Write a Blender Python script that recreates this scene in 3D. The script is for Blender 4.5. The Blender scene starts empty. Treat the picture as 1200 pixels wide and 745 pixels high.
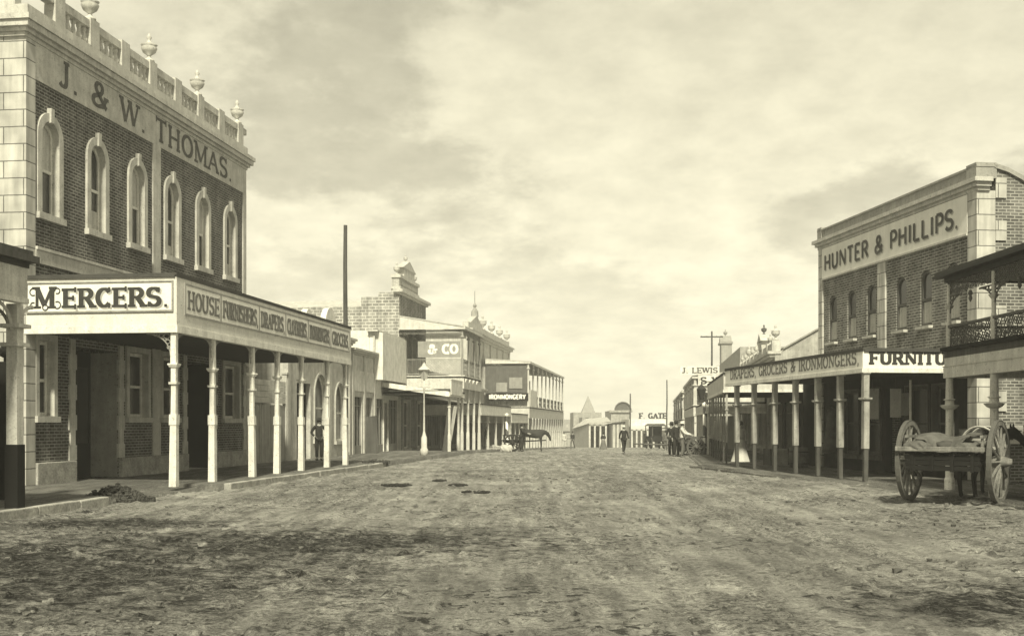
import bpy, bmesh, math, random
import numpy as np
from mathutils import Vector, Matrix
random.seed(7); np.random.seed(7)
R = math.radians
SC = bpy.context.scene
SEED = 6.1
COL = SC.collection

# ------------------------------------------------------------------ camera
F = 1350.0; HOR = 497.0; ZC = 1.73
cam_d = bpy.data.cameras.new('camera'); cam = bpy.data.objects.new('camera', cam_d); COL.objects.link(cam)
cam_d.sensor_width = 36.0; cam_d.sensor_fit = 'HORIZONTAL'; cam_d.lens = 36.0 * F / 1200
cam_d.shift_y = (HOR - 372.5) / 1200
cam_d.clip_end = 6000
cam.location = (0, 0, ZC); cam.rotation_euler = (R(90), 0, 0)
SC.camera = cam

# ------------------------------------------------------------------ light
SUN_EL = R(46); SUN_AZ = R(180)      # azimuth clockwise from +Y: behind the camera
sv = Vector((math.sin(SUN_AZ) * math.cos(SUN_EL), math.cos(SUN_AZ) * math.cos(SUN_EL), math.sin(SUN_EL)))
sd = bpy.data.lights.new('sun', 'SUN'); sun = bpy.data.objects.new('sun', sd); COL.objects.link(sun)
sd.energy = 4.0; sd.angle = R(5); sd.color = (1, .945, .715)
sun.rotation_euler = sv.to_track_quat('Z', 'Y').to_euler(); sun.location = (0, -20, 60)

w = bpy.data.worlds.new('World'); SC.world = w; w.use_nodes = True
nt = w.node_tree; nt.nodes.clear()
def N(t, **k):
    n = nt.nodes.new(t)
    for a, b in k.items(): setattr(n, a, b)
    return n
def LK(a, b): nt.links.new(a, b)
def MA(op, a, b=None, clamp=False):
    n = N('ShaderNodeMath', operation=op); n.use_clamp = clamp
    for i, v in enumerate((a, b)):
        if v is None: continue
        if hasattr(v, 'is_output'): LK(v, n.inputs[i])
        else: n.inputs[i].default_value = v
    return n.outputs[0]
sky = N('ShaderNodeTexSky', sky_type='NISHITA'); sky.sun_disc = False
sky.sun_elevation = SUN_EL; sky.sun_rotation = SUN_AZ; sky.dust_density = 2.0; sky.air_density = 1.0
bw = N('ShaderNodeRGBToBW'); LK(sky.outputs[0], bw.inputs[0])
tc = N('ShaderNodeTexCoord'); sx = N('ShaderNodeSeparateXYZ'); LK(tc.outputs['Generated'], sx.inputs[0])
zz = MA('ADD', MA('MAXIMUM', sx.outputs[2], 0.0), 0.30)
cx = N('ShaderNodeCombineXYZ'); LK(MA('DIVIDE', sx.outputs[0], zz), cx.inputs[0]); LK(MA('DIVIDE', sx.outputs[1], zz), cx.inputs[1])
cx.inputs[2].default_value = SEED
n1 = N('ShaderNodeTexNoise'); n1.inputs['Scale'].default_value = 1.5; n1.inputs['Detail'].default_value = 9; n1.inputs['Roughness'].default_value = .56
n1.inputs['Distortion'].default_value = .15
LK(cx.outputs[0], n1.inputs['Vector'])
n2 = N('ShaderNodeTexNoise'); n2.inputs['Scale'].default_value = 9; n2.inputs['Detail'].default_value = 8; n2.inputs['Roughness'].default_value = .62
LK(cx.outputs[0], n2.inputs['Vector'])
cr = N('ShaderNodeValToRGB'); cr.color_ramp.interpolation = 'EASE'; cr.color_ramp.elements[0].position = .45; cr.color_ramp.elements[1].position = .53
cr.color_ramp.elements[0].color = (.74, .74, .74, 1); cr.color_ramp.elements[1].color = (1, 1, 1, 1)
LK(MA('ADD', n1.outputs[0], MA('MULTIPLY', MA('SUBTRACT', n2.outputs[0], .5), .10)), cr.inputs[0])
# elevation profile of an overcast sky: brightest near the horizon, duller overhead
el = N('ShaderNodeMapRange'); el.inputs['From Min'].default_value = 0.0; el.inputs['From Max'].default_value = .42
el.inputs['To Min'].default_value = 6.5; el.inputs['To Max'].default_value = 3.9; LK(sx.outputs[2], el.inputs['Value'])
mixs = MA('ADD', MA('MULTIPLY', el.outputs[0], .93), MA('MULTIPLY', MA('MINIMUM', bw.outputs[0], 8.0), .07))
fade = N('ShaderNodeMapRange'); fade.inputs['From Min'].default_value = .03; fade.inputs['From Max'].default_value = .2; LK(sx.outputs[2], fade.inputs['Value'])
cl = MA('ADD', 1.0, MA('MULTIPLY', fade.outputs[0], MA('SUBTRACT', cr.outputs[0], 1.0)))
cl = MA('MULTIPLY', cl, MA('ADD', .70, MA('MULTIPLY', n2.outputs[0], .60)))
lum = MA('MULTIPLY', mixs, cl)
tint = N('ShaderNodeMix', data_type='RGBA', blend_type='MULTIPLY'); tint.inputs[0].default_value = 1
cc = N('ShaderNodeCombineColor'); 
for i in range(3): LK(lum, cc.inputs[i])
LK(cc.outputs[0], tint.inputs[6]); tint.inputs[7].default_value = (1, .942, .70, 1)
bg = N('ShaderNodeBackground'); bg.inputs[1].default_value = .115; LK(tint.outputs[2], bg.inputs[0])
wo = N('ShaderNodeOutputWorld'); LK(bg.outputs[0], wo.inputs[0])
SC.view_settings.view_transform = 'Standard'; SC.view_settings.look = 'None'
SC.view_settings.gamma = 1; SC.view_settings.exposure = 0.68; SC.view_settings.use_curve_mapping = False

# ------------------------------------------------------------------ materials
WT = (1.0, .99, .93)
def col(v): return (v * WT[0], v * WT[1], v * WT[2], 1)
MATS = {}
def newmat(name):
    m = bpy.data.materials.new(name); m.use_nodes = True
    t = m.node_tree; b = t.nodes['Principled BSDF']
    return m, t, b
def mat(name, v, var=.18, scale=2.5, rough=.85, bump=.15, bscale=30, streak=0.0, fine=0.12):
    """weathered paint / plaster / timber: broad stains, vertical streaks and fine grain"""
    m, t, b = newmat(name)
    def n(k): return t.nodes.new(k)
    tc = n('ShaderNodeTexCoord')
    a = n('ShaderNodeTexNoise'); a.inputs['Scale'].default_value = scale; a.inputs['Detail'].default_value = 6
    t.links.new(tc.outputs['Object'], a.inputs['Vector'])
    f = n('ShaderNodeTexNoise'); f.inputs['Scale'].default_value = bscale; f.inputs['Detail'].default_value = 3
    t.links.new(tc.outputs['Object'], f.inputs['Vector'])
    mp = n('ShaderNodeMapping'); mp.inputs['Scale'].default_value = (7, 7, .5); t.links.new(tc.outputs['Object'], mp.inputs[0])
    s = n('ShaderNodeTexNoise'); s.inputs['Scale'].default_value = 1.2; s.inputs['Detail'].default_value = 4; t.links.new(mp.outputs[0], s.inputs['Vector'])
    def mr(src, lo, hi):
        r = n('ShaderNodeMapRange'); r.inputs['From Min'].default_value = .3; r.inputs['From Max'].default_value = .7
        r.inputs['To Min'].default_value = lo; r.inputs['To Max'].default_value = hi; t.links.new(src, r.inputs['Value']); return r.outputs[0]
    def mul(x, y):
        q = n('ShaderNodeMath'); q.operation = 'MULTIPLY'; t.links.new(x, q.inputs[0]); t.links.new(y, q.inputs[1]); return q.outputs[0]
    ch = n('ShaderNodeTexNoise'); ch.inputs['Scale'].default_value = 9; ch.inputs['Detail'].default_value = 6; ch.inputs['Roughness'].default_value = .75; t.links.new(tc.outputs['Object'], ch.inputs['Vector'])
    cq = n('ShaderNodeMapRange'); cq.inputs['From Min'].default_value = .58; cq.inputs['From Max'].default_value = .63; cq.inputs['To Min'].default_value = 1; cq.inputs['To Max'].default_value = .66 if streak > .1 else .95
    t.links.new(ch.outputs[0], cq.inputs['Value'])
    k = mul(mul(mr(a.outputs[0], 1 - var, 1 + var * .5), mr(f.outputs[0], 1 - fine, 1 + fine)), mul(mr(s.outputs[0], 1 - streak, 1), cq.outputs[0]))
    vm = n('ShaderNodeVectorMath'); vm.operation = 'SCALE'; vm.inputs[0].default_value = col(v)[:3]; t.links.new(k, vm.inputs['Scale'])
    t.links.new(vm.outputs[0], b.inputs['Base Color'])
    b.inputs['Roughness'].default_value = rough; b.inputs['Specular IOR Level'].default_value = .12
    if bump:
        bp = n('ShaderNodeBump'); bp.inputs['Strength'].default_value = bump; bp.inputs['Distance'].default_value = .02
        t.links.new(f.outputs[0], bp.inputs['Height']); t.links.new(bp.outputs[0], b.inputs['Normal'])
    MATS[name] = m; return m
def brickmat(name, v1, v2, vm_, bw_=.25, bh=.088, mortar=.014, stone=False, bump=.5):
    m, t, b = newmat(name)
    def n(k): return t.nodes.new(k)
    tc = n('ShaderNodeTexCoord'); s = n('ShaderNodeSeparateXYZ'); t.links.new(tc.outputs['Object'], s.inputs[0])
    ad = n('ShaderNodeMath'); t.links.new(s.outputs[0], ad.inputs[0]); t.links.new(s.outputs[1], ad.inputs[1])
    c = n('ShaderNodeCombineXYZ'); t.links.new(ad.outputs[0], c.inputs[0]); t.links.new(s.outputs[2], c.inputs[1])
    br = n('ShaderNodeTexBrick'); br.inputs['Scale'].default_value = 1
    br.inputs['Brick Width'].default_value = bw_; br.inputs['Row Height'].default_value = bh
    br.inputs['Mortar Size'].default_value = mortar; br.inputs['Mortar Smooth'].default_value = .2; br.inputs['Bias'].default_value = -.1
    br.inputs['Color1'].default_value = col(v1); br.inputs['Color2'].default_value = col(v2); br.inputs['Mortar'].default_value = col(vm_)
    wv = n('ShaderNodeTexNoise'); wv.inputs['Scale'].default_value = 9; t.links.new(c.outputs[0], wv.inputs['Vector'])
    mxv = n('ShaderNodeVectorMath'); mxv.operation = 'MULTIPLY_ADD'; t.links.new(wv.outputs['Color'], mxv.inputs[0])
    mxv.inputs[1].default_value = (.02, .014, 0); t.links.new(c.outputs[0], mxv.inputs[2]); t.links.new(mxv.outputs[0], br.inputs['Vector'])
    a = n('ShaderNodeTexNoise'); a.inputs['Scale'].default_value = 1.3; a.inputs['Detail'].default_value = 7; t.links.new(tc.outputs['Object'], a.inputs['Vector'])
    r = n('ShaderNodeMapRange'); r.inputs['From Min'].default_value = .3; r.inputs['From Max'].default_value = .7
    r.inputs['To Min'].default_value = .68; r.inputs['To Max'].default_value = 1.3
    mpb = n('ShaderNodeMapping'); mpb.inputs['Scale'].default_value = (3, 3, .35); t.links.new(tc.outputs['Object'], mpb.inputs[0]); a2 = n('ShaderNodeTexNoise'); a2.inputs['Scale'].default_value = 1.4; a2.inputs['Detail'].default_value = 5; t.links.new(mpb.outputs[0], a2.inputs['Vector'])
    av = n('ShaderNodeMath'); av.operation = 'ADD'; t.links.new(a.outputs[0], av.inputs[0]); t.links.new(a2.outputs[0], av.inputs[1]); hv = n('ShaderNodeMath'); hv.operation = 'MULTIPLY'; hv.inputs[1].default_value = .5; t.links.new(av.outputs[0], hv.inputs[0]); t.links.new(hv.outputs[0], r.inputs['Value'])
    r.inputs['From Min'].default_value = .38; r.inputs['From Max'].default_value = .62
    vm = n('ShaderNodeVectorMath'); vm.operation = 'SCALE'; t.links.new(br.outputs[0], vm.inputs[0]); t.links.new(r.outputs[0], vm.inputs['Scale'])
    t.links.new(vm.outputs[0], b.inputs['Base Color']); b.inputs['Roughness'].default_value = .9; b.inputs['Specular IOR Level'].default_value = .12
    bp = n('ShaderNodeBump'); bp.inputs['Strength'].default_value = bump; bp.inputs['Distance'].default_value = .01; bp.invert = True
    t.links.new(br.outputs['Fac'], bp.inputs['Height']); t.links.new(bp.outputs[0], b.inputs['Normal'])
    MATS[name] = m; return m
mat('white_paint', .76, streak=.18); mat('cream_paint', .64, streak=.22); mat('sign_white', .80, var=.08, streak=.08, fine=.05)
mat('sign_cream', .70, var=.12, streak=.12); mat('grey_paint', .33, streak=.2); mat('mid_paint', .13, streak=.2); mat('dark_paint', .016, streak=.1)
mat('stucco', .60, var=.25, streak=.3, bscale=45, bump=.3); mat('stucco_dull', .42, var=.3, streak=.35, bscale=45, bump=.3); mat('stone_trim', .54, var=.2, streak=.2)
mat('lead', .07, var=.2); mat('iron_dark', .04, rough=.6); mat('iron_light', .42, rough=.7); mat('ink', .05, var=.25, fine=.2); mat('ink_grey', .11, var=.3, fine=.25)
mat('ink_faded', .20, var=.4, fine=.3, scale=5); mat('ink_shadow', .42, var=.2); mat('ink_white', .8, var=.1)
mat('timber', .10, streak=.4, bscale=60); mat('timber_pale', .42, streak=.35, bscale=60); mat('boards_grey', .30, streak=.4)
mat('shop_shade', .035, var=.4, streak=.3); mat('post_grey', .40, var=.3, streak=.3); mat('soffit', .05, streak=.1); mat('interior', .02, fine=.3); mat('curtain', .55, var=.1, streak=.3); mat('tin_roof', .34, var=.3, streak=.3, rough=.6)  # shop wall tone is darkened to carry the deep shade under verandahs
mat('tin_pale', .5, var=.2, streak=.2, rough=.6)
mat('kerb_stone', .36, var=.35, scale=3, bump=.5, bscale=20, fine=.25); mat('mud', .06, var=.4, bscale=25, bump=.6, fine=.4); mat('dung', .04, var=.4)
mat('clod_earth', .16, var=.6, scale=1.5, bscale=30, fine=.4); mat('pale_dirt', .36, var=.3, bump=.5, bscale=14, fine=.3); mat('skin', .38, var=.05, bump=0); mat('hair', .04, bump=0)
mat('cloth_dark', .032, var=.25, bump=.1); mat('cloth_mid', .14, var=.25); mat('cloth_light', .55, var=.15); mat('cloth_white', .52, var=.1)
mat('horse_brown', .038, var=.3, rough=.6, bump=.05); mat('leather', .03, rough=.5); mat('canvas', .11, var=.35, scale=5, bump=.3); mat('canvas_dark', .07, var=.35, scale=5)
mat('wheel_paint', .19, var=.4, scale=6, fine=.25); mat('tyre_iron', .10, rough=.6); mat('goods', .13, var=.5, scale=6); mat('lamp_glass', .5, var=.05, rough=.2, bump=0)
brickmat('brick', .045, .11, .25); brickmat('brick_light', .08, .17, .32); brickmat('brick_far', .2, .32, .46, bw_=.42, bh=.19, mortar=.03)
brickmat('brick_pale', .30, .38, .5); brickmat('ashlar', .42, .50, .14, bw_=1.1, bh=.44, mortar=.016); brickmat('weatherboard', .50, .52, .16, bw_=7, bh=.2, mortar=.018)
brickmat('flag_stones', .2, .27, .12, bw_=.9, bh=.6, mortar=.02)
m, t, b = newmat('glass'); b.inputs['Base Color'].default_value = col(.035); b.inputs['Roughness'].default_value = .18; b.inputs['Specular IOR Level'].default_value = .45
_n = t.nodes.new('ShaderNodeTexNoise'); _n.inputs['Scale'].default_value = 4; _b = t.nodes.new('ShaderNodeBump'); _b.inputs['Strength'].default_value = .15
t.links.new(_n.outputs[0], _b.inputs['Height']); t.links.new(_b.outputs[0], b.inputs['Normal']); MATS['glass'] = m
# striped barber pole paint
m, t, b = newmat('stripes'); tcn = t.nodes.new('ShaderNodeTexCoord'); wv = t.nodes.new('ShaderNodeTexWave'); wv.bands_direction = 'DIAGONAL'
wv.inputs['Scale'].default_value = .55; t.links.new(tcn.outputs['Object'], wv.inputs[0]); rr = t.nodes.new('ShaderNodeValToRGB'); rr.color_ramp.interpolation = 'CONSTANT'
rr.color_ramp.elements[0].color = col(.05); rr.color_ramp.elements[1].position = .5; rr.color_ramp.elements[1].color = col(.75)
t.links.new(wv.outputs[0], rr.inputs[0]); t.links.new(rr.outputs[0], b.inputs['Base Color']); MATS['stripes'] = m

# ------------------------------------------------------------------ mesh helpers
class MB:
    def __init__(s, tf=None): s.v = []; s.f = []; s.tf = tf or (lambda p: p)
    def add(s, pts, faces):
        b = len(s.v); s.v += [tuple(s.tf(p)) for p in pts]; s.f += [tuple(b + i for i in f) for f in faces]
    def quad(s, *p): s.add(p, [tuple(range(len(p)))])
    def box(s, x0, x1, y0, y1, z0, z1):
        s.add([(x0, y0, z0), (x1, y0, z0), (x1, y1, z0), (x0, y1, z0), (x0, y0, z1), (x1, y0, z1), (x1, y1, z1), (x0, y1, z1)],
              [(0, 3, 2, 1), (4, 5, 6, 7), (0, 1, 5, 4), (1, 2, 6, 5), (2, 3, 7, 6), (3, 0, 4, 7)])
    def prism_s(s, prof, y0, y1):
        """profile in (out,z) extruded along s"""
        n = len(prof); pts = [(x, y0, z) for x, z in prof] + [(x, y1, z) for x, z in prof]
        s.add(pts, [tuple(range(n)), tuple(range(2 * n - 1, n - 1, -1))] + [(i, (i + 1) % n, n + (i + 1) % n, n + i) for i in range(n)])
    def prism_o(s, prof, x0, x1):
        """profile in (s,z) extruded along out"""
        n = len(prof); pts = [(x0, y, z) for y, z in prof] + [(x1, y, z) for y, z in prof]
        s.add(pts, [tuple(range(n)), tuple(range(2 * n - 1, n - 1, -1))] + [(i, (i + 1) % n, n + (i + 1) % n, n + i) for i in range(n)])
    def tube(s, a, b_, r0, r1=None, n=8):
        r1 = r0 if r1 is None else r1
        a = Vector(a); b_ = Vector(b_); d = (b_ - a); 
        if d.length < 1e-6: return
        q = d.to_track_quat('Z', 'Y'); pts = []
        for c, r in ((a, r0), (b_, r1)):
            for i in range(n):
                t_ = 2 * math.pi * i / n; pts.append(c + q @ Vector((r * math.cos(t_), r * math.sin(t_), 0)))
        s.add(pts, [(i, (i + 1) % n, n + (i + 1) % n, n + i) for i in range(n)] + [tuple(range(n - 1, -1, -1)), tuple(range(n, 2 * n))])
    def path(s, pts, r, n=6):
        for a, b_ in zip(pts[:-1], pts[1:]): s.tube(a, b_, r, r, n)
    def lathe(s, c, prof, n=12, ax='Z'):
        pts = []; k = len(prof)
        for r, h in prof:
            for i in range(n):
                t_ = 2 * math.pi * i / n; x, y = r * math.cos(t_), r * math.sin(t_)
                p = (x, y, h) if ax == 'Z' else ((h, x, y) if ax == 'X' else (x, h, y))
                pts.append((c[0] + p[0], c[1] + p[1], c[2] + p[2]))
        f = [(j * n + i, j * n + (i + 1) % n, (j + 1) * n + (i + 1) % n, (j + 1) * n + i) for j in range(k - 1) for i in range(n)]
        f += [tuple(range(n - 1, -1, -1)), tuple(range((k - 1) * n, k * n))]
        s.add(pts, f)
    def ring(s, c, ru, u, v, thick, n=10, a0=0, a1=360):
        u = Vector(u); v = Vector(v); c = Vector(c); pr = None
        for i in range(n + 1):
            t_ = R(a0 + (a1 - a0) * i / n); p = c + u * (ru * math.cos(t_)) + v * (ru * math.sin(t_))
            if pr is not None: s.tube(pr, p, thick, thick, 4)
            pr = p
    def build(s, name, m, parent=None, smooth=False, bevel=0):
        me = bpy.data.meshes.new(name); me.from_pydata(s.v, [], s.f); me.update()
        bm = bmesh.new(); bm.from_mesh(me); bmesh.ops.recalc_face_normals(bm, faces=bm.faces); bm.to_mesh(me); bm.free()
        me.materials.append(MATS[m]); o = bpy.data.objects.new(name, me); COL.objects.link(o)
        if parent is not None: o.parent = parent
        if smooth:
            for p in me.polygons: p.use_smooth = True
        if bevel:
            bv = o.modifiers.new('bevel', 'BEVEL'); bv.width = bevel; bv.segments = 2; bv.limit_method = 'ANGLE'
        return o
def tag(o, label=None, cat=None, group=None, kind=None):
    if label: o['label'] = label
    if cat: o['category'] = cat
    if group: o['group'] = group
    if kind: o['kind'] = kind
    return o
def empty(name, loc, rz=0, label=None, cat=None, group=None):
    o = bpy.data.objects.new(name, None); COL.objects.link(o); o.location = loc; o.rotation_euler = (0, 0, rz); o.empty_display_size = .3
    return tag(o, label, cat, group)
def kids(o): return [c for c in bpy.data.objects if c.parent == o]
def pieces(B, name, m, boxes, parent=None, **k):
    for b_ in boxes:
        mb = B.mb(); mb.box(*b_); B.part(mb, name, m, parent, **k)
def copy_tree(o, parent=None, label=None):
    ch = kids(o); c = o.copy(); COL.objects.link(c); c.parent = parent
    if label: c['label'] = label
    for k in ch: copy_tree(k, c)
    return c
def gz(Y):  # the street falls away gently past the second block
    return 0.0 if Y < 70 else (-.0165 * (Y - 70) if Y < 175 else -1.7325)

# ------------------------------------------------------------------ streets (s along, d across)
class Street:
    def __init__(q, th, sg): q.th = th; q.sg = sg
    def P(q, s_, d, z=0):
        return (s_ * math.sin(q.th) + q.sg * d * math.cos(q.th), s_ * math.cos(q.th) - q.sg * d * math.sin(q.th), z)
    def S(q, px, d):
        k = (px - 600) / F; c, s_ = math.cos(q.th), math.sin(q.th); return q.sg * d * (c + k * s_) / (k * c - s_)
    def D(q, px, s_):
        k = (px - 600) / F; c, n = math.cos(q.th), math.sin(q.th); return q.sg * s_ * (k * c - n) / (c + k * n)
    def Z(q, py, s_, d): return ZC + (HOR - py) / F * q.P(s_, d)[1]
LS = Street(math.atan(180 / F), -1)
RS = Street(math.atan(-180 / F), +1)
R2 = Street(math.atan(165 / F), +1)
class Bld:
    """a building: street coordinates (out from the facade, s along, z up) -> local"""
    def __init__(q, name, st, d, s0, label, cat='building', group=None):
        q.st = st; q.d = d; q.s0 = s0; q.side = -st.sg
        p = st.P(s0, d); q.zg = gz(p[1]) + .15
        q.root = empty(name, (p[0], p[1], q.zg), -st.th, label, cat, group)
    def tf(q, p): return (q.side * p[0], p[1] - q.s0, p[2] - q.zg)
    def mb(q): return MB(q.tf)
    def part(q, mb, name, m, parent=None, **k): return mb.build(name, m, parent or q.root, **k)
    def S(q, px, out=0): return q.st.S(px, q.d - out)
    def Z(q, py, s_, out=0): return q.st.Z(py, s_, q.d - out)

# ------------------------------------------------------------------ lettering: stroke glyphs
def arc(cx, cy, rx, ry, a0, a1, n=12): return [(cx + rx * math.cos(R(a0 + (a1 - a0) * i / n)), cy + ry * math.sin(R(a0 + (a1 - a0) * i / n))) for i in range(n + 1)]
G = {  # width, strokes, serif points; coordinates are stroke centres
 'A': (.74, [[(.06, 0), (.37, 1)], [(.37, 1), (.68, 0)], [(.17, .34), (.57, .34)]], [(.06, 0), (.68, 0)]),
 'B': (.66, [[(.12, 0), (.12, 1)], [(.12, 1)] + arc(.34, .76, .2, .24, 90, -90) + [(.12, .52)], [(.12, .52)] + arc(.36, .26, .22, .26, 90, -90) + [(.12, 0)]], [(.12, 0), (.12, 1)]),
 'C': (.68, [arc(.37, .5, .29, .5, 40, 320, 20)], [(.59, .9, 'v'), (.59, .1, 'v')]),
 'D': (.70, [[(.12, 0), (.12, 1)], [(.12, 1)] + arc(.3, .5, .32, .5, 90, -90, 16) + [(.12, 0)]], [(.12, 0), (.12, 1)]),
 'E': (.62, [[(.12, 0), (.12, 1)], [(.12, 1), (.56, 1)], [(.12, .5), (.46, .5)], [(.12, 0), (.56, 0)]], [(.12, 0), (.12, 1), (.56, .93, 'v'), (.56, .07, 'v'), (.46, .5, 'v')]),
 'F': (.60, [[(.12, 0), (.12, 1)], [(.12, 1), (.56, 1)], [(.12, .5), (.44, .5)]], [(.12, 0), (.12, 1), (.56, .93, 'v'), (.44, .5, 'v')]),
 'G': (.72, [arc(.37, .5, .29, .5, 40, 345, 20), [(.64, .02), (.64, .42)], [(.44, .42), (.66, .42)]], [(.59, .9, 'v')]),
 'H': (.76, [[(.13, 0), (.13, 1)], [(.63, 0), (.63, 1)], [(.13, .5), (.63, .5)]], [(.13, 0), (.13, 1), (.63, 0), (.63, 1)]),
 'I': (.30, [[(.15, 0), (.15, 1)]], [(.15, 0), (.15, 1)]),
 'J': (.50, [[(.34, 1), (.34, .25)] + arc(.2, .25, .14, .25, 0, -150, 8)], [(.34, 1)]),
 'K': (.74, [[(.12, 0), (.12, 1)], [(.6, 1), (.12, .42)], [(.28, .6), (.62, 0)]], [(.12, 0), (.12, 1), (.62, 0), (.6, 1)]),
 'L': (.60, [[(.12, 0), (.12, 1)], [(.12, 0), (.55, 0)]], [(.12, 0), (.12, 1), (.55, .08, 'v')]),
 'M': (.88, [[(.12, 0), (.12, 1)], [(.76, 0), (.76, 1)], [(.12, 1), (.44, .1)], [(.44, .1), (.76, 1)]], [(.12, 0), (.08, 1), (.76, 0), (.8, 1)]),
 'N': (.78, [[(.12, 0), (.12, 1)], [(.66, 0), (.66, 1)], [(.12, 1), (.66, 0)]], [(.12, 0), (.08, 1), (.66, 1)]),
 'O': (.74, [arc(.37, .5, .3, .5, 90, 450, 24)], []),
 'P': (.64, [[(.12, 0), (.12, 1)], [(.12, 1)] + arc(.34, .73, .23, .27, 90, -90) + [(.12, .46)]], [(.12, 0), (.12, 1)]),
 'R': (.70, [[(.12, 0), (.12, 1)], [(.12, 1)] + arc(.34, .75, .22, .25, 90, -90) + [(.12, .5)], [(.36, .5), (.62, 0)]], [(.12, 0), (.12, 1), (.64, 0)]),
 'S': (.62, [arc(.31, .745, .23, .255, 25, 225, 12) + [(.31, .51)] + arc(.31, .255, .24, .255, 60, -155, 12)], [(.53, .86, 'v'), (.09, .14, 'v')]),
 'T': (.66, [[(.33, 0), (.33, 1)], [(.05, 1), (.61, 1)]], [(.33, 0), (.05, .92, 'v'), (.61, .92, 'v')]),
 'U': (.74, [[(.12, 1), (.12, .3)] + arc(.37, .3, .25, .3, 180, 360, 12) + [(.62, 1)]], [(.12, 1), (.62, 1)]),
 'W': (1.0, [[(.07, 1), (.28, 0)], [(.28, 0), (.5, 1)], [(.5, 1), (.71, 0)], [(.71, 0), (.93, 1)]], [(.07, 1), (.5, 1), (.93, 1)]),
 'Y': (.7, [[(.06, 1), (.35, .45)], [(.64, 1), (.35, .45)], [(.35, .45), (.35, 0)]], [(.35, 0), (.06, 1), (.64, 1)]),
 '&': (.82, [[(.72, .02), (.28, .62)] + arc(.38, .8, .15, .2, 200, -20, 10) + [(.46, .58), (.2, .4)] + arc(.3, .22, .2, .22, 130, 300, 8) + [(.56, .1), (.7, .46)]], [(.7, .46)]),
 '.': (.26, [[(.07, .06), (.19, .06)]], []), ',': (.26, [[(.07, .06), (.19, .06)], [(.16, .08), (.08, -.14)]], []), ' ': (.4, [], []),
}
def letters(mb, txt, o, u, v, nrm, h, width, T=.2, t_=.09, serif=True, spread=None, yo=0.0, lift=0.0):
    """flat painted capitals: o lower-left corner, u reading direction, v up, nrm out of the board"""
    o = Vector(o); u = Vector(u).normalized(); v = Vector(v).normalized(); nr = Vector(nrm).normalized()
    ws = [G[c][0] for c in txt]; tot = sum(ws) + .08 * (len(ws) - 1); sx_ = width / tot; x = 0
    cnt = 0
    for c in txt:
        wd, strokes, ser = G[c]
        def P(px, py, k): return o + u * ((x + px) * sx_) + v * (h * (py + yo)) + nr * (.004 + lift + .0006 * (k % 9))
        dot = c in '.,'
        for j, st in enumerate(strokes):
            cnt += 1; n = len(st); left = []; right = []
            for i, (a, b_) in enumerate(st):
                a0 = st[max(0, i - 1)]; a1 = st[min(n - 1, i + 1)]
                dx, dy = (a1[0] - a0[0]) * sx_, (a1[1] - a0[1]) * h; L = math.hypot(dx, dy) or 1
                wv_ = t_ + (T - t_) * min(1, abs(dy) / L * 1.1)
                if c in 'AY' and j == 0 or c == 'M' and j in (0, 3) or c == 'W' and j in (1, 3) or c == 'N' and j in (0, 1): wv_ = max(t_, T * .6)
                if dot: wv_ = .14
                hw = wv_ * h * .5; nx, ny = -dy / L * hw, dx / L * hw
                bb = b_ if dot else t_ / 2 + b_ * (1 - t_)
                base = P(a, bb, cnt)
                left.append(base + u * nx + v * ny); right.append(base - u * nx - v * ny)
            for i in range(n - 1): mb.quad(left[i], left[i + 1], right[i + 1], right[i])
        if serif:
            for q in ser:
                cnt += 1
                if len(q) == 2:
                    hw = (T * .5 + .075) * h; hh = t_ * .5 * h; cy = t_ / 2 + q[1] * (1 - t_)
                else:
                    hw = t_ * .45 * h; hh = .13 * h; cy = q[1]
                c0 = P(q[0], cy, cnt)
                mb.quad(c0 - u * hw - v * hh, c0 + u * hw - v * hh, c0 + u * hw + v * hh, c0 - u * hw + v * hh)
        x += wd + .08
def facade_text(B, parent, txt, s_near, s_far, out, z0, h, m='ink', shadow=None, **k):
    """text painted on a plane parallel to the street"""
    mb = B.mb()
    if B.st.sg < 0: o, u = (out, s_near, z0), (0, 1, 0)
    else: o, u = (out, s_far, z0), (0, -1, 0)
    if shadow:
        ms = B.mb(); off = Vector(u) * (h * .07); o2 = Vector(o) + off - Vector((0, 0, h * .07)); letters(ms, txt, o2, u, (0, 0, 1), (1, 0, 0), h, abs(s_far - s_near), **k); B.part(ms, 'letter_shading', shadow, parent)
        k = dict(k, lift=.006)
    letters(mb, txt, o, u, (0, 0, 1), (1, 0, 0), h, abs(s_far - s_near), **k)
    return B.part(mb, 'lettering', m, parent)
def end_text(B, parent, txt, out0, out1, s_, z0, h, m='ink', shadow=None, **k):
    """text on a plane facing the camera (towards -s)"""
    if B.st.sg < 0: o, u = (out0, s_, z0), (1, 0, 0)
    else: o, u = (out1, s_, z0), (-1, 0, 0)
    if shadow:
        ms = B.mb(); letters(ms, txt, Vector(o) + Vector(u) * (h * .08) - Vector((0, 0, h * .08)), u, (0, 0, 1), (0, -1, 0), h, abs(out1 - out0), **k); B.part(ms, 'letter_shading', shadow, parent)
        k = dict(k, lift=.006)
    mb = B.mb(); letters(mb, txt, o, u, (0, 0, 1), (0, -1, 0), h, abs(out1 - out0), **k)
    return B.part(mb, 'lettering', m, parent)

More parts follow.
